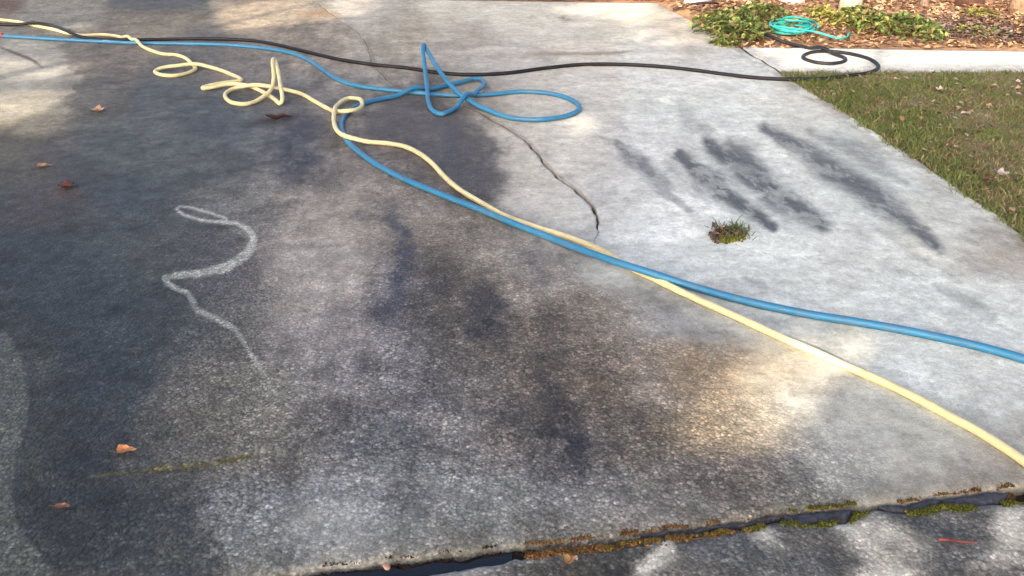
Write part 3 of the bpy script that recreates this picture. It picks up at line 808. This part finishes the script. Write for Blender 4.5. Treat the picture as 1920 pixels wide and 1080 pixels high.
SETTLED = []       # (x, y, z, r) of hose samples already lying on the ground
def settle(path, r, selfgap=0.14, under=None):
    path = path.copy(); step = np.linalg.norm(np.diff(path, axis=0), axis=1).mean(); gap = int(selfgap / step)
    prior = np.concatenate(SETTLED) if SETTLED else np.zeros((0, 4))
    lift = np.zeros(len(path))
    pu = project(path[:, 0], path[:, 1], path[:, 2])[0]
    for i in range(len(path)):
        cand = prior if under is None or not under(pu[i]) else prior[:0]
        if i > gap:
            own = np.concatenate([path[:i - gap], np.full((i - gap, 1), r)], 1)
            own[:, 2] += lift[:i - gap]
            cand = np.concatenate([cand, own]) if len(cand) else own
        if not len(cand): continue
        d = np.hypot(cand[:, 0] - path[i, 0], cand[:, 1] - path[i, 1]); R = r + cand[:, 3] + .001
        m = (d < R) & (cand[:, 2] - cand[:, 3] < path[i, 2] + r - .012)
        if m.any():
            need = (cand[m, 2] + np.sqrt(R[m] ** 2 - d[m] ** 2)).max()
            lift[i] = max(0, need - path[i, 2])
    # a hose bends gently over what it crosses
    k = max(2, int(.07 / step)); out = lift.copy()
    for j in range(1, k * 2 + 1):
        f = math.cos(min(1, j / (k * 2)) * math.pi / 2) ** 1.5
        out[j:] = np.maximum(out[j:], lift[:-j] * f); out[:-j] = np.maximum(out[:-j], lift[j:] * f)
    path[:, 2] += out
    SETTLED.append(np.concatenate([path, np.full((len(path), 1), r)], 1))
    return path

def tube(name, path, r, mat, sides=12, parent=None, rvar=0.02, cap=True):
    n = len(path); T = np.gradient(path, axis=0); T /= np.linalg.norm(T, axis=1)[:, None]
    N = np.zeros_like(T); up = np.array([0, 0, 1.0]); v = up - T[0] * (up @ T[0])
    if np.linalg.norm(v) < .1: v = np.array([1.0, 0, 0]) - T[0] * T[0][0]
    N[0] = v / np.linalg.norm(v)
    for i in range(1, n):
        v = N[i - 1] - T[i] * (N[i - 1] @ T[i]); N[i] = v / np.linalg.norm(v)
    B = np.cross(T, N); a = np.arange(sides) * 2 * np.pi / sides
    rr = (r if np.ndim(r) else np.full(n, r)) * (1 + rvar * np.sin(np.arange(n) * .37))
    V = path[:, None, :] + (N[:, None, :] * np.cos(a)[None, :, None] + B[:, None, :] * np.sin(a)[None, :, None]) * rr[:, None, None]
    i = np.arange(n * sides).reshape(n, sides); j = np.roll(i, -1, 1)
    q = np.stack([i[:-1], j[:-1], j[1:], i[1:]], -1).reshape(-1, 4)
    V = V.reshape(-1, 3); tr = None
    if cap:
        V = np.concatenate([V, path[:1], path[-1:]]); c0, c1 = len(V) - 2, len(V) - 1
        tr = np.concatenate([np.stack([j[0], i[0], np.full(sides, c0)], -1), np.stack([i[-1], j[-1], np.full(sides, c1)], -1)])
    me = mesh_np(name, V, q, tr, smooth=True)
    return link(name, me, mat, parent)

def hose_path(px, r, step=.012, pre=(), post=()):
    # pre / post: metres on from the first and last point, where the hose leaves the picture
    pts = [P(a[0], a[1], r + (a[2] if len(a) > 2 else 0)) for a in px]
    a, b = pts[0], pts[-1]
    return catmull([a + np.array([*d, 0]) for d in pre] + pts + [b + np.array([*d, 0]) for d in post], step)

M_BLACK = hose_mat('black_rubber', (.012, .012, .014), .5, (.09, .08, .075), .15, .25)
M_BLUE = hose_mat('blue_hose', (.024, .17, .31), .44, (.13, .15, .16), .45)
M_YEL = hose_mat('yellow_hose', (.70, .60, .31), .46, (.36, .31, .2), .5)
M_TEAL = hose_mat('teal_hose', (.02, .34, .29), .38, (.12, .2, .16), .25)
M_RED = hose_mat('red_coupling', (.45, .05, .03), .4)
tw = NT('white_gloss'); tw.b.inputs['Base Color'].default_value = (.75, .77, .78, 1); M_WHITE = tw.m  # white that paints the highlight on the blue hose

R_BLK, R_BLU, R_YEL, R_TEA = .0134, .0146, .0128, .0090
black = [(-260,30),(-120,40),(0,46),(30,46,.005),(65,43,.026),(95,47,.027),(125,58,.027),(152,69,.024),(178,73,.008),(210,74.5),(270,74.5),(340,73),(410,73),(470,76),(520,84),(575,97),(640,112),(700,121),(760,127),(820,136),(880,140),(950,137),
         (1020,128),(1090,121),(1160,120.5),(1230,124),(1290,130),(1350,138),(1410,145),(1470,148.5),(1530,148),(1590,142),(1630,136),(1647,126),(1641,117),(1622,107.5),(1589,100),(1555,96),(1528,97),(1508,103),
         (1508,110),(1528,116.5),(1555,119),(1580,116),(1585,110),(1569,103),(1542,96.5),(1515,90),(1474,80,.01),(1454,72,.03),(1428,61,.04),(1400,53,.03),(1370,46,.02)]
p = settle(hose_path(black, R_BLK, pre=[(-3.6, .5), (-1.8, .35)]), R_BLK)
tag(tube('hose', p, R_BLK, M_BLACK), 'long black rubber hose running across the far driveway and looping on the sidewalk', 'hose')
blue = [(4,67.5),(60,71),(130,75),(200,78.5),(270,81),(340,82),(420,84),(490,90),(540,98),(575,111),(605,131),(635,150),(670,161),(720,168),(780,174),(850,179),(920,177),(980,172),(1035,176),(1075,189),(1086,204),(1066,216),(1020,224),
        (965,222),(918,208),(882,190,.02),(850,165,.05),(822,130,.10),(804,100,.13),(795,86,.14),(793,96,.13),(797,130,.08),(801,165,.03),(803,190,.01),(812,208),(828,214),(852,204),(880,186,.01),(903,165,.02),(907,153,.02),(892,147.5,.01),(858,155,.01),
        (800,169),(745,180),(695,190),(662,203),(644,220),(640,240),(652,265),(690,298),(745,330),(820,362),(900,393),(955,416),(1006,436),(1060,457,.008),(1112,476,.022),(1140,486,.027),(1166,495,.028),(1192,503,.027),(1219,511.5,.022),(1272,529,.007),(1325,545),(1380,560),(1431,572),
        (1484,583),(1538,593),(1590,601),(1644,610),(1725,625),(1803,642),(1860,656),(1909,670),(1990,696),(2120,745)]
p = settle(hose_path(blue, R_BLU, post=[(.5, -.2), (1.1, -.3), (1.9, -.15)]), R_BLU)
bh = tag(tube('hose', p, R_BLU, M_BLUE), 'blue hose with a tangled loop, crossing the driveway beside the yellow hose', 'hose')
# red swivel coupling on its left end, a brass-less plain collar and the hose tail behind it
e0, e1 = p[0], p[0] - (p[6] - p[0]) / np.linalg.norm(p[6] - p[0]) * .085
cp = np.linspace(e0 + (e0 - e1) * .12, e1, 16)
rr = R_BLU * np.array([1.12, 1.2, 1.22, 1.22, 1.1, 1.1, 1.42, 1.46, 1.46, 1.46, 1.42, 1.15, 1.2, 1.32, 1.32, 1.1]); cp[:, 2] = R_BLU * 1.46 + .001
tag(tube('coupling', cp, rr, M_RED, 12, bh), 'red threaded coupling on the hose end')
i0 = int(np.argmin(np.abs(p[:900, 0] - P(207, 79)[0])))
tube('gloss_streak', p[i0 - 3:i0 + 4] + np.array([0, -.0055, .0115]), .0022, M_WHITE, 8, bh)  # white sliver standing in for a streak of gloss on the hose

yel = [(-260,20),(-120,29),(0,37),(35,41),(65,48),(100,55),(130,63),(160,66),(195,65),(225,69),(255,81),(282,94),(305,101),(330,103),(348,109),(361,121),(366,130,.005),(352,137),(325,142),(302,140),(291,133),(304,127,.012),(335,123,.02),(370,122,.022),(402,128,.005),(430,138),(450,147),(453,151),
       (436,153),(405,158),(382,163),(380,166),(396,164,.005),(430,157.5,.012),(462,160,.012),(492,172,.008),(515,186,.004),(526,194,.005),(529,188,.02),(526,160,.07),(520,128,.12),(515,113,.13),(512,120,.125),(513,150,.075),(507,172,.03),(488,186,.005),(462,195),(438,193),(423,183),(425,173,.004),(442,165,.012),(475,160.5,.03),(505,162,.04),(535,168,.02),
       (562,175,.004),(590,190),(618,205),(642,214,.012),(662,210,.024),(679,198,.026),(672,187,.018),(655,184,.012),(638,192,.012),(628,210,.014),(626,228,.016),(634,247,.020),(652,260,.020),(682,266,.006),(718,268),(756,274),(785,287),(810,306),(834,332),(862,356),(900,379),(948,405.5),(1006,426.5),(1059,443),(1112,463),
       (1140,476),(1166,492.5),(1187,504),(1230,524),(1272,544.5),(1325,569),(1378,592.5),(1431,617),(1484,641),(1535,663),(1585,686),(1640,709),(1689,732),(1735,755),(1778,779),(1822,802),(1867,829),(1920,865),(1985,915),(2080,1000)]
p = settle(hose_path(yel, R_YEL, pre=[(-3.4, .9), (-1.7, .5)], post=[(.25, -.35), (.4, -.8), (.4, -1.3)]), R_YEL, under=lambda u: u > 1075 or 45 < u < 168)
tag(tube('hose', p, R_YEL, M_YEL), 'pale yellow hose with curly coils, twisting along the blue hose to the right', 'hose')

# teal garden hose coiled in the bed
cx = P(1484, 63); co = []
for k in range(0, 4 * 16 + 9):
    a = k / 16 * 2 * math.pi; rx = .165 + .012 * math.sin(a * .37 + 1); ry = .20 + .02 * math.cos(a * .61)
    co.append((cx[0] + rx * math.cos(a) + .012 * math.sin(a * .25), cx[1] + ry * math.sin(a) + .02 * math.cos(a * .3), .03 + .010 * k / 16 + .012 * math.sin(a * 1.3)))
t1 = [P(1530, 60, .07), P(1550, 66, .05), P(1572, 72, .035), P(1586, 70, .03), P(1592, 62, .03)]
pth = catmull(co + [list(x) for x in t1], .012)
th = tag(tube('hose', pth, R_TEA, M_TEAL, 10), 'teal green garden hose coiled on leaf litter behind the sidewalk', 'hose')
lp = catmull([P(1462, 44, .04), P(1468, 35, .10), P(1490, 32, .14), P(1515, 37, .12), P(1530, 43, .07), P(1534, 52, .05)], .012)
tube('raised_loop', lp, R_TEA, M_TEAL, 10, th)

# ------------------------------------------------------------------ fallen leaves, twigs, stones
def leaf_mesh(name, L, W, lobes, curl):
    n = 36; a = np.linspace(0, 2 * np.pi, n, endpoint=False)
    r = 1 + (0.16 * np.cos(a * lobes) if lobes else 0) + 0.05 * np.sin(a * 9 + 1)
    x = np.cos(a) * r * L / 2; y = np.sin(a) * r * W / 2 * (1 - .25 * np.cos(a))
    rings = [1.0, .62, .28]
    V = [[0, 0, 0]]; 
    for s in rings:
        for xx, yy in zip(x * s, y * s):
            V.append([xx, yy, curl * ((yy / W) ** 2 * 3.2 * W + .6 * (xx / L) ** 2 * L) + .04 * L * math.sin(xx / L * 9)])
    V = np.array(V); V[:, 2] -= V[:, 2].min()
    q, t = [], []
    for k in range(2):
        for i in range(n): q.append([1 + k * n + i, 1 + k * n + (i + 1) % n, 1 + (k + 1) * n + (i + 1) % n, 1 + (k + 1) * n + i])
    for i in range(n): t.append([0, 1 + 2 * n + i, 1 + 2 * n + (i + 1) % n])
    return mesh_np(name, V, q, t, smooth=True), V

def fallen_leaf(px, py, L, W, lobes, curl, rgb, rot, label, tilt=(0, 0)):
    me, V = leaf_mesh('fallen_leaf', L, W, lobes, curl)
    vein = np.exp(-(V[:, 1] / (W * .05)) ** 2)[:, None]
    c = np.clip(A(*rgb)[None, :] * (0.8 + .5 * fbm(V[:, 0] * 60, V[:, 1] * 60, 191, 3))[:, None] * (1 + .35 * vein), .01, .7)
    col_attr(me, 'alb', c)
    o = link('fallen_leaf', me, M_DRY); q = P(px, py)
    o.location = (q[0], q[1], .007); o.rotation_euler = (tilt[0], tilt[1], rot)
    st = tube('stem', catmull([[-L * .45, 0, .004], [-L * .62, .002, .006], [-L * .8, .006, .003]], .003), .0009, None, 6, o)
    st.data.materials.append(M_DRY); col_attr(st.data, 'alb', np.repeat(A(110, 74, 46)[None, :], len(st.data.vertices), 0))
    return tag(o, label, 'leaf', 'fallen leaves on the concrete')
fallen_leaf(236, 850, .050, .034, 3, .28, (196, 132, 88), .25, 'orange tan dead leaf on the dark concrete at lower left')
fallen_leaf(181, 210, .105, .070, 5, .3, (176, 138, 112), 2.6, 'curled pale brown leaf near the sunlit patch at upper left')
fallen_leaf(84, 315, .075, .045, 3, .28, (150, 122, 90), .5, 'tan dead leaf on the dark stain at the left edge')
fallen_leaf(128, 352, .085, .055, 5, .28, (108, 66, 50), 1.1, 'rusty brown dead leaf on the dark concrete at far left')
fallen_leaf(118, 955, .040, .018, 0, .3, (140, 98, 74), .1, 'small reddish brown leaf sliver at bottom left of the slab')
fallen_leaf(1070, 1058, .034, .024, 3, .8, (176, 136, 92), .8, 'small curled tan leaf lying by the black slab joint')
fallen_leaf(1873, 330, .085, .045, 5, .6, (176, 168, 160), 1.9, 'pale grey leaf lying on the lawn near the right edge')
fallen_leaf(1765, 172, .075, .05, 5, .5, (190, 176, 160), .4, 'pale leaf on the lawn just below the sidewalk')
fallen_leaf(525, 226, .16, .045, 0, .6, (66, 48, 42), .12, 'long dark brown curled leaf between the yellow coils and the blue hose')

def twig(name, pxs, r, rgb, label, cat='twig', zs=0.0):
    pth = catmull([P(a[0], a[1], r + (a[2] if len(a) > 2 else 0) + zs) for a in pxs], .015)
    rr = np.linspace(r, r * .55, len(pth))
    o = tube(name, pth, rr, None, 8, None, .06); o.data.materials.append(M_BARK)
    col_attr(o.data, 'alb', np.repeat(A(*rgb)[None, :], len(o.data.vertices), 0))
    return tag(o, label, cat)
twig('red_twig', [(1760,1011),(1790,1013),(1815,1017),(1828,1016)], .0032, (132, 66, 60), 'thin reddish twig on the near slab at bottom right')
twig('curved_stick', [(1262,18),(1284,10,.05),(1310,6,.09),(1335,5,.09),(1356,9,.03)], .013, (66, 50, 46), 'dark curved stick arching over a pale stone by the driveway corner', 'stick')
twig('fallen_stick', [(1775,0,.03),(1810,5,.03),(1850,11,.03),(1890,17,.02)], .014, (104, 70, 48), 'brown straight stick lying on leaf litter at the upper right', 'stick', .03)
twig('straight_twig', [(1800,22,.01),(1830,26,.02),(1870,29,.02)], .010, (96, 66, 46), 'short brown twig beside a dark bark chunk at the upper right', 'twig', .03)
twig('pine_needle', [(600,18),(622,30),(640,36)], .003, (120, 96, 66), 'thin straw needle on the sunlit strip at the top of the driveway')

def stone(px, py, s, rgb, seed, label, name='stone', cat='stone', sq=(1, .7, .5)):
    # rough lump: a subdivided sphere pushed about by noise
    nu, nv = 18, 11; V = []
    for i in range(nv):
        th = math.pi * i / (nv - 1)
        for j in range(nu):
            ph = 2 * math.pi * j / nu; d = np.array([math.sin(th) * math.cos(ph), math.sin(th) * math.sin(ph), math.cos(th)])
            V.append(d)
    V = np.array(V); k = .72 + .6 * fbm(V[:, 0] * 1.7 + seed, V[:, 1] * 1.7 + V[:, 2] * 1.3, seed, 3)
    V = V * k[:, None] * np.array(sq) * s
    i = np.arange(nu * nv).reshape(nv, nu); j = np.roll(i, -1, 1)
    q = np.stack([i[:-1], i[1:], j[1:], j[:-1]], -1).reshape(-1, 4)
    me = mesh_np(name, V, q, smooth=True)
    col_attr(me, 'alb', A(*rgb)[None, :] * (0.7 + .6 * fbm(V[:, 0] * 20, V[:, 1] * 20, seed + 1, 3))[:, None])
    o = link(name, me, M_STONE); p = P(px, py); o.location = (p[0], p[1], (bed_z(p[0], p[1]) if py < 95 else 0) + s * sq[2] * .55)
    o.rotation_euler[2] = seed * 1.3
    return tag(o, label, cat)
stone(1305, 18, .16, (196, 186, 180), 3, 'whitish stone under a curved stick at the driveway corner')
stone(1486, 13, .12, (196, 182, 172), 5, 'pale stone on leaf litter behind the teal hose coil')
stone(1815, 19, .13, (70, 48, 36), 7, 'dark brown bark chunk on sunlit leaf litter at upper right', 'bark_chunk', 'bark')
stone(725, 1064, .011, (176, 140, 116), 9, 'small tan pebble lying in the black slab joint', 'pebble', 'pebble')
stone(1080, 1046, .006, (190, 188, 184), 11, 'tiny white pebble on the near slab below the joint', 'pebble', 'pebble')

# weed tuft growing through the washed slab
q = P(1366, 442); root = bpy.data.objects.new('weed_tuft', None); root.location = (q[0], q[1], 0); C.objects.link(root)
tag(root, 'small tuft of moss and weeds growing out of the pale concrete', 'weed')
n = 420; a = rng.uniform(0, 6.28, n); r = np.sqrt(rng.uniform(0, 1, n))
pts = np.stack([np.cos(a) * r * .075 + r * np.sin(a) * .03, np.sin(a) * r * .085], -1) + rng.normal(0, .008, (n, 2))
def reg(pts): return (pts[:, 1] < -.03 + .2 * (pts[:, 0]))
cols = np.where(((pts[:, 1] < -.015) & (pts[:, 0] > -.045))[:, None], pick([(112, 116, 30), (134, 132, 42), (94, 96, 30)], n), pick([(106, 82, 66), (84, 64, 52), (130, 108, 92), (96, 100, 76)], n))
o = tuft('moss_cushion', pts, 0, cols, np.full(n, -.004), .024, '', root, (.006, .014)); o.location = (0, 0, 0)
n = 230; bp_ = np.stack([rng.normal(.028, .03, n), rng.normal(.03, .032, n), np.full(n, .0)], -1)
V, qq, t, c = blades(bp_, rng.uniform(.015, .05, n), rng.uniform(.003, .007, n), pick([(96, 118, 70), (112, 132, 84), (130, 124, 84), (84, 100, 62)], n), 1.8)
me = mesh_np('grass_blades', V, qq, t); col_attr(me, 'alb', c); link('grass_blades', me, M_LEAF, root)
n = 50; lp_ = np.stack([rng.normal(-.02, .03, n), rng.normal(.02, .03, n), rng.uniform(.006, .03, n)], -1)
V, t, c = leafquads(lp_, rng.uniform(.015, .035, n), pick([(110, 80, 66), (140, 112, 96), (84, 60, 50)], n), .5)
me = mesh_np('dead_leaf', V, None, t); col_attr(me, 'alb', c); link('dead_leaves', me, M_DRY, root)

# ------------------------------------------------------------------ plants in the bed
def plant(name, px, py, rx, ry, h, n, pal, size, label, nstem=14):
    p = P(px, py); z0 = float(bed_z(np.array([p[0]]), np.array([p[1]]))[0])
    root = bpy.data.objects.new(name, None); root.location = (p[0], p[1], z0); C.objects.link(root); tag(root, label, 'plant')
    h = h * .72; n = int(n * .8)
    a = rng.uniform(0, 6.28, n); r = rng.uniform(0, 1, n) ** .62 * rng.uniform(.85, 1.2, n)
    lumps = 0.55 + .75 * fbm(np.cos(a) * r * 3 + px, np.sin(a) * r * 3 + py, 201, 3)
    zz = h * (1 - r ** 2 * .7) * lumps * rng.uniform(.15, 1, n) ** .6
    pos = np.stack([np.cos(a) * r * rx, np.sin(a) * r * ry, zz + .01], -1)
    V, t, c = leafquads(pos, rng.uniform(size * .6, size * 1.3, n), pick(pal, n, .4), .55)
    me = mesh_np('foliage', V, None, t); col_attr(me, 'alb', c); link('foliage', me, M_LEAF, root)
    for k in range(nstem):
        a, r = random.uniform(0, 6.28), random.uniform(.1, .8)
        e = [math.cos(a) * r * rx, math.sin(a) * r * ry, h * random.uniform(.4, .8)]
        s = tube('stem', catmull([[e[0] * .3, e[1] * .3, -.02], [e[0] * .7, e[1] * .7, e[2] * .6], e], .03), .003, None, 5, root)
        s.data.materials.append(M_BARK); col_attr(s.data, 'alb', np.repeat(A(86, 78, 50)[None, :], len(s.data.vertices), 0))
G1 = [(108, 128, 66), (90, 110, 54), (128, 144, 78), (78, 92, 48), (140, 136, 74), (132, 108, 78)]
G2 = [(146, 144, 68), (160, 152, 78), (122, 130, 60), (150, 124, 84)]
plant('ground_cover', 1370, 58, .30, .55, .20, 1500, G1, .055, 'green leafy ground cover between the driveway corner and the teal hose')
plant('ground_cover', 1432, 40, .22, .45, .16, 800, G1, .05, 'green leafy ground cover just left of the teal hose coil')
plant('ground_cover', 1548, 42, .16, .45, .15, 420, G2, .055, 'yellowish green plant right behind the teal hose coil')
plant('ground_cover', 1618, 52, .26, .50, .18, 1000, G1 + G2[:1], .055, 'green leafy ground cover in front of the pale tree trunk')
plant('ground_cover', 1700, 60, .28, .50, .17, 1000, G1, .055, 'rounded green ground cover left of the bare brown soil by the sidewalk')
plant('ground_cover', 1832, 66, .22, .30, .07, 220, G1 + G2 + [(120, 92, 70)], .045, 'sparse low green plant on brown soil near the right edge')
plant('ground_cover', 1362, 82, .12, .14, .06, 260, G1 + G2, .045, 'small green plant at the corner of driveway and sidewalk', 6)
plant('ground_cover', 1835, 38, .16, .16, .08, 200, G2, .05, 'small yellow green sprig beside sticks at the upper right', 6)
# dark soil showing right of the plants
n = 1400; p = P(1850, 66)
xs = p[0] + rng.normal(0, .45, n); ys = p[1] + rng.normal(0, .28, n); k = (ys > P(1700, 95)[1] + .1)
litter('dark_leaf_mulch', xs[k], ys[k], bed_z(xs[k], ys[k]) + rng.uniform(.02, .045, k.sum()), [(92, 74, 66), (110, 90, 82), (74, 58, 50), (130, 112, 104)], .03, .07, 'dark weathered leaf mulch behind the sidewalk at the right')

# ------------------------------------------------------------------ trees
SUNV = np.array(LD)
HOLES = [[(1210,820),(1270,700),(1400,640),(1520,612),(1665,625),(1625,690),(1580,736),(1530,795),(1460,880),(1320,900)],
         [(-500,96),(190,112),(180,150),(135,186),(80,214),(10,246),(-500,350)],
         [(310,34),(400,12),(560,-4),(720,-10),(700,26),(600,44),(420,58)],
         [(60,60),(160,40),(220,55),(150,66)],
         [(1000,20),(1100,4),(1260,-6),(1320,34),(1180,42)],
         [(1400,82),(1800,86),(3000,100),(3000,118),(1800,128),(1600,130),(1480,132)],
         [(1030,236),(1090,206),(1150,226),(1080,262)]]
def shade_leaves(cen, rad, n, size):
    d = rng.normal(0, 1, (n * 2, 3)); d /= np.linalg.norm(d, axis=1)[:, None]
    r = rng.uniform(0, 1, (n * 2, 1)) ** .45
    pos = cen + d * r * rad
    lump = fbm(pos[:, 0] * .9, pos[:, 1] * .9 + pos[:, 2] * .8, 211, 3)
    pos = pos[lump > .34][:n]
    # gaps cut in the added crown so sun lands on the chosen patches
    g = pos - SUNV[None, :] * (pos[:, 2] / SUNV[2])[:, None]
    u, v = project(g[:, 0], g[:, 1])
    ok = np.ones(len(pos), bool); front = g[:, 1] > .3
    for h in HOLES: ok &= ~((poly_sd(u, v, h) < 0) & front)
    thin = (g[:, 1] > 7.3) & (g[:, 0] > 1.0)
    ok &= ~(thin & (rng.uniform(0, 1, len(pos)) < .93))
    return pos[ok]
def tree(base, height, r0, crown_c, crown_r, n, size, pal, label, filt=False, bark=(104, 88, 72), limbs=7):
    root = bpy.data.objects.new('tree', None); root.location = base; C.objects.link(root); tag(root, label, 'tree')
    base = np.array(base, float); cc = np.array(crown_c, float) - base
    pts = [[0, 0, -.1], [.03, .02, height * .12], [cc[0] * .25, cc[1] * .25, height * .35], [cc[0] * .7, cc[1] * .7, height * .65], [cc[0], cc[1], height * .95]]
    pth = catmull(pts, .25); rr = r0 * (1 - .85 * np.linspace(0, 1, len(pth))) * (1 + .7 * np.exp(-np.linspace(0, 1, len(pth)) * 26))
    o = tube('trunk', pth, rr, None, 14, root, .03); o.data.materials.append(M_BARK)
    col_attr(o.data, 'alb', np.repeat(A(*bark)[None, :], len(o.data.vertices), 0))
    for k in range(limbs):
        f = .4 + .5 * k / limbs; s = pth[int(f * (len(pth) - 1))]; a = k * 2.4
        e = s + np.array([math.cos(a) * crown_r[0] * .7, math.sin(a) * crown_r[1] * .7, crown_r[2] * .35])
        m = (s + e) / 2 + np.array([0, 0, -.15])
        lp = catmull([s, m, e], .2); lr = np.linspace(r0 * .35, r0 * .06, len(lp))
        b = tube('limb', lp, lr, None, 8, root, .03); b.data.materials.append(M_BARK)
        col_attr(b.data, 'alb', np.repeat(A(*bark)[None, :], len(b.data.vertices), 0))
    if filt: pos = shade_leaves(np.array(crown_c, float), np.array(crown_r, float), n, size)
    else:
        d = rng.normal(0, 1, (n, 3)); d /= np.linalg.norm(d, axis=1)[:, None]
        pos = np.array(crown_c) + d * rng.uniform(0, 1, (n, 1)) ** .45 * np.array(crown_r)
        pos = pos[fbm(pos[:, 0] * 1.2, pos[:, 1] * 1.2 + pos[:, 2], 221, 3) > .45]
    V, t, c = leafquads(pos - base, rng.uniform(size * .7, size * 1.3, len(pos)), pick(pal, len(pos), .35), .8)
    me = mesh_np('crown', V, None, t); col_attr(me, 'alb', c); link('crown', me, M_LEAF, root)
def on_back(g, h):           # crown centre whose shadow falls on ground point g
    return np.array([g[0], g[1], 0]) - SUNV * (h / -SUNV[2]) * 1.0
TG = [(74, 92, 50), (88, 104, 56), (60, 76, 42)]
c1 = on_back((1.4, 4.2), 6.0); c2 = on_back((-3.4, 6.6), 6.6)  # unseen shade trees, added to keep most of the view in shade
tree((c1[0], c1[1], -.07), 8.5, .2, c1, (4.6, 4.6, 3.2), 50000, .17, TG, 'unseen broad leafy tree added behind the camera to shade the driveway', True)
tree((c2[0], c2[1], -.07), 9.2, .22, c2, (4.4, 4.4, 3.4), 46000, .17, TG, 'unseen tall leafy tree added farther left behind the camera to cast shade', True)
b = P(1592, 26); tree((b[0], b[1], .02), 9, .075, (b[0] + .3, b[1] + .5, 7), (2.2, 2.2, 2.4), 5000, .16, TG, 'pale slender tree trunk rising behind the green ground cover', bark=(178, 162, 140))
b = P(1730, 19); tree((b[0], b[1], .03), 6, .032, (b[0] - .2, b[1] + .4, 4.8), (1.4, 1.4, 1.6), 2500, .14, TG, 'thin grey sapling trunk in sunlit leaf litter at upper right', bark=(120, 100, 86))
b = P(1905, 30); tree((b[0], b[1], .03), 8, .06, (b[0] + .6, b[1] + .9, 6.4), (1.8, 1.8, 2.0), 4000, .15, TG, 'brown tree trunk at the top right corner of the view', bark=(134, 108, 86))
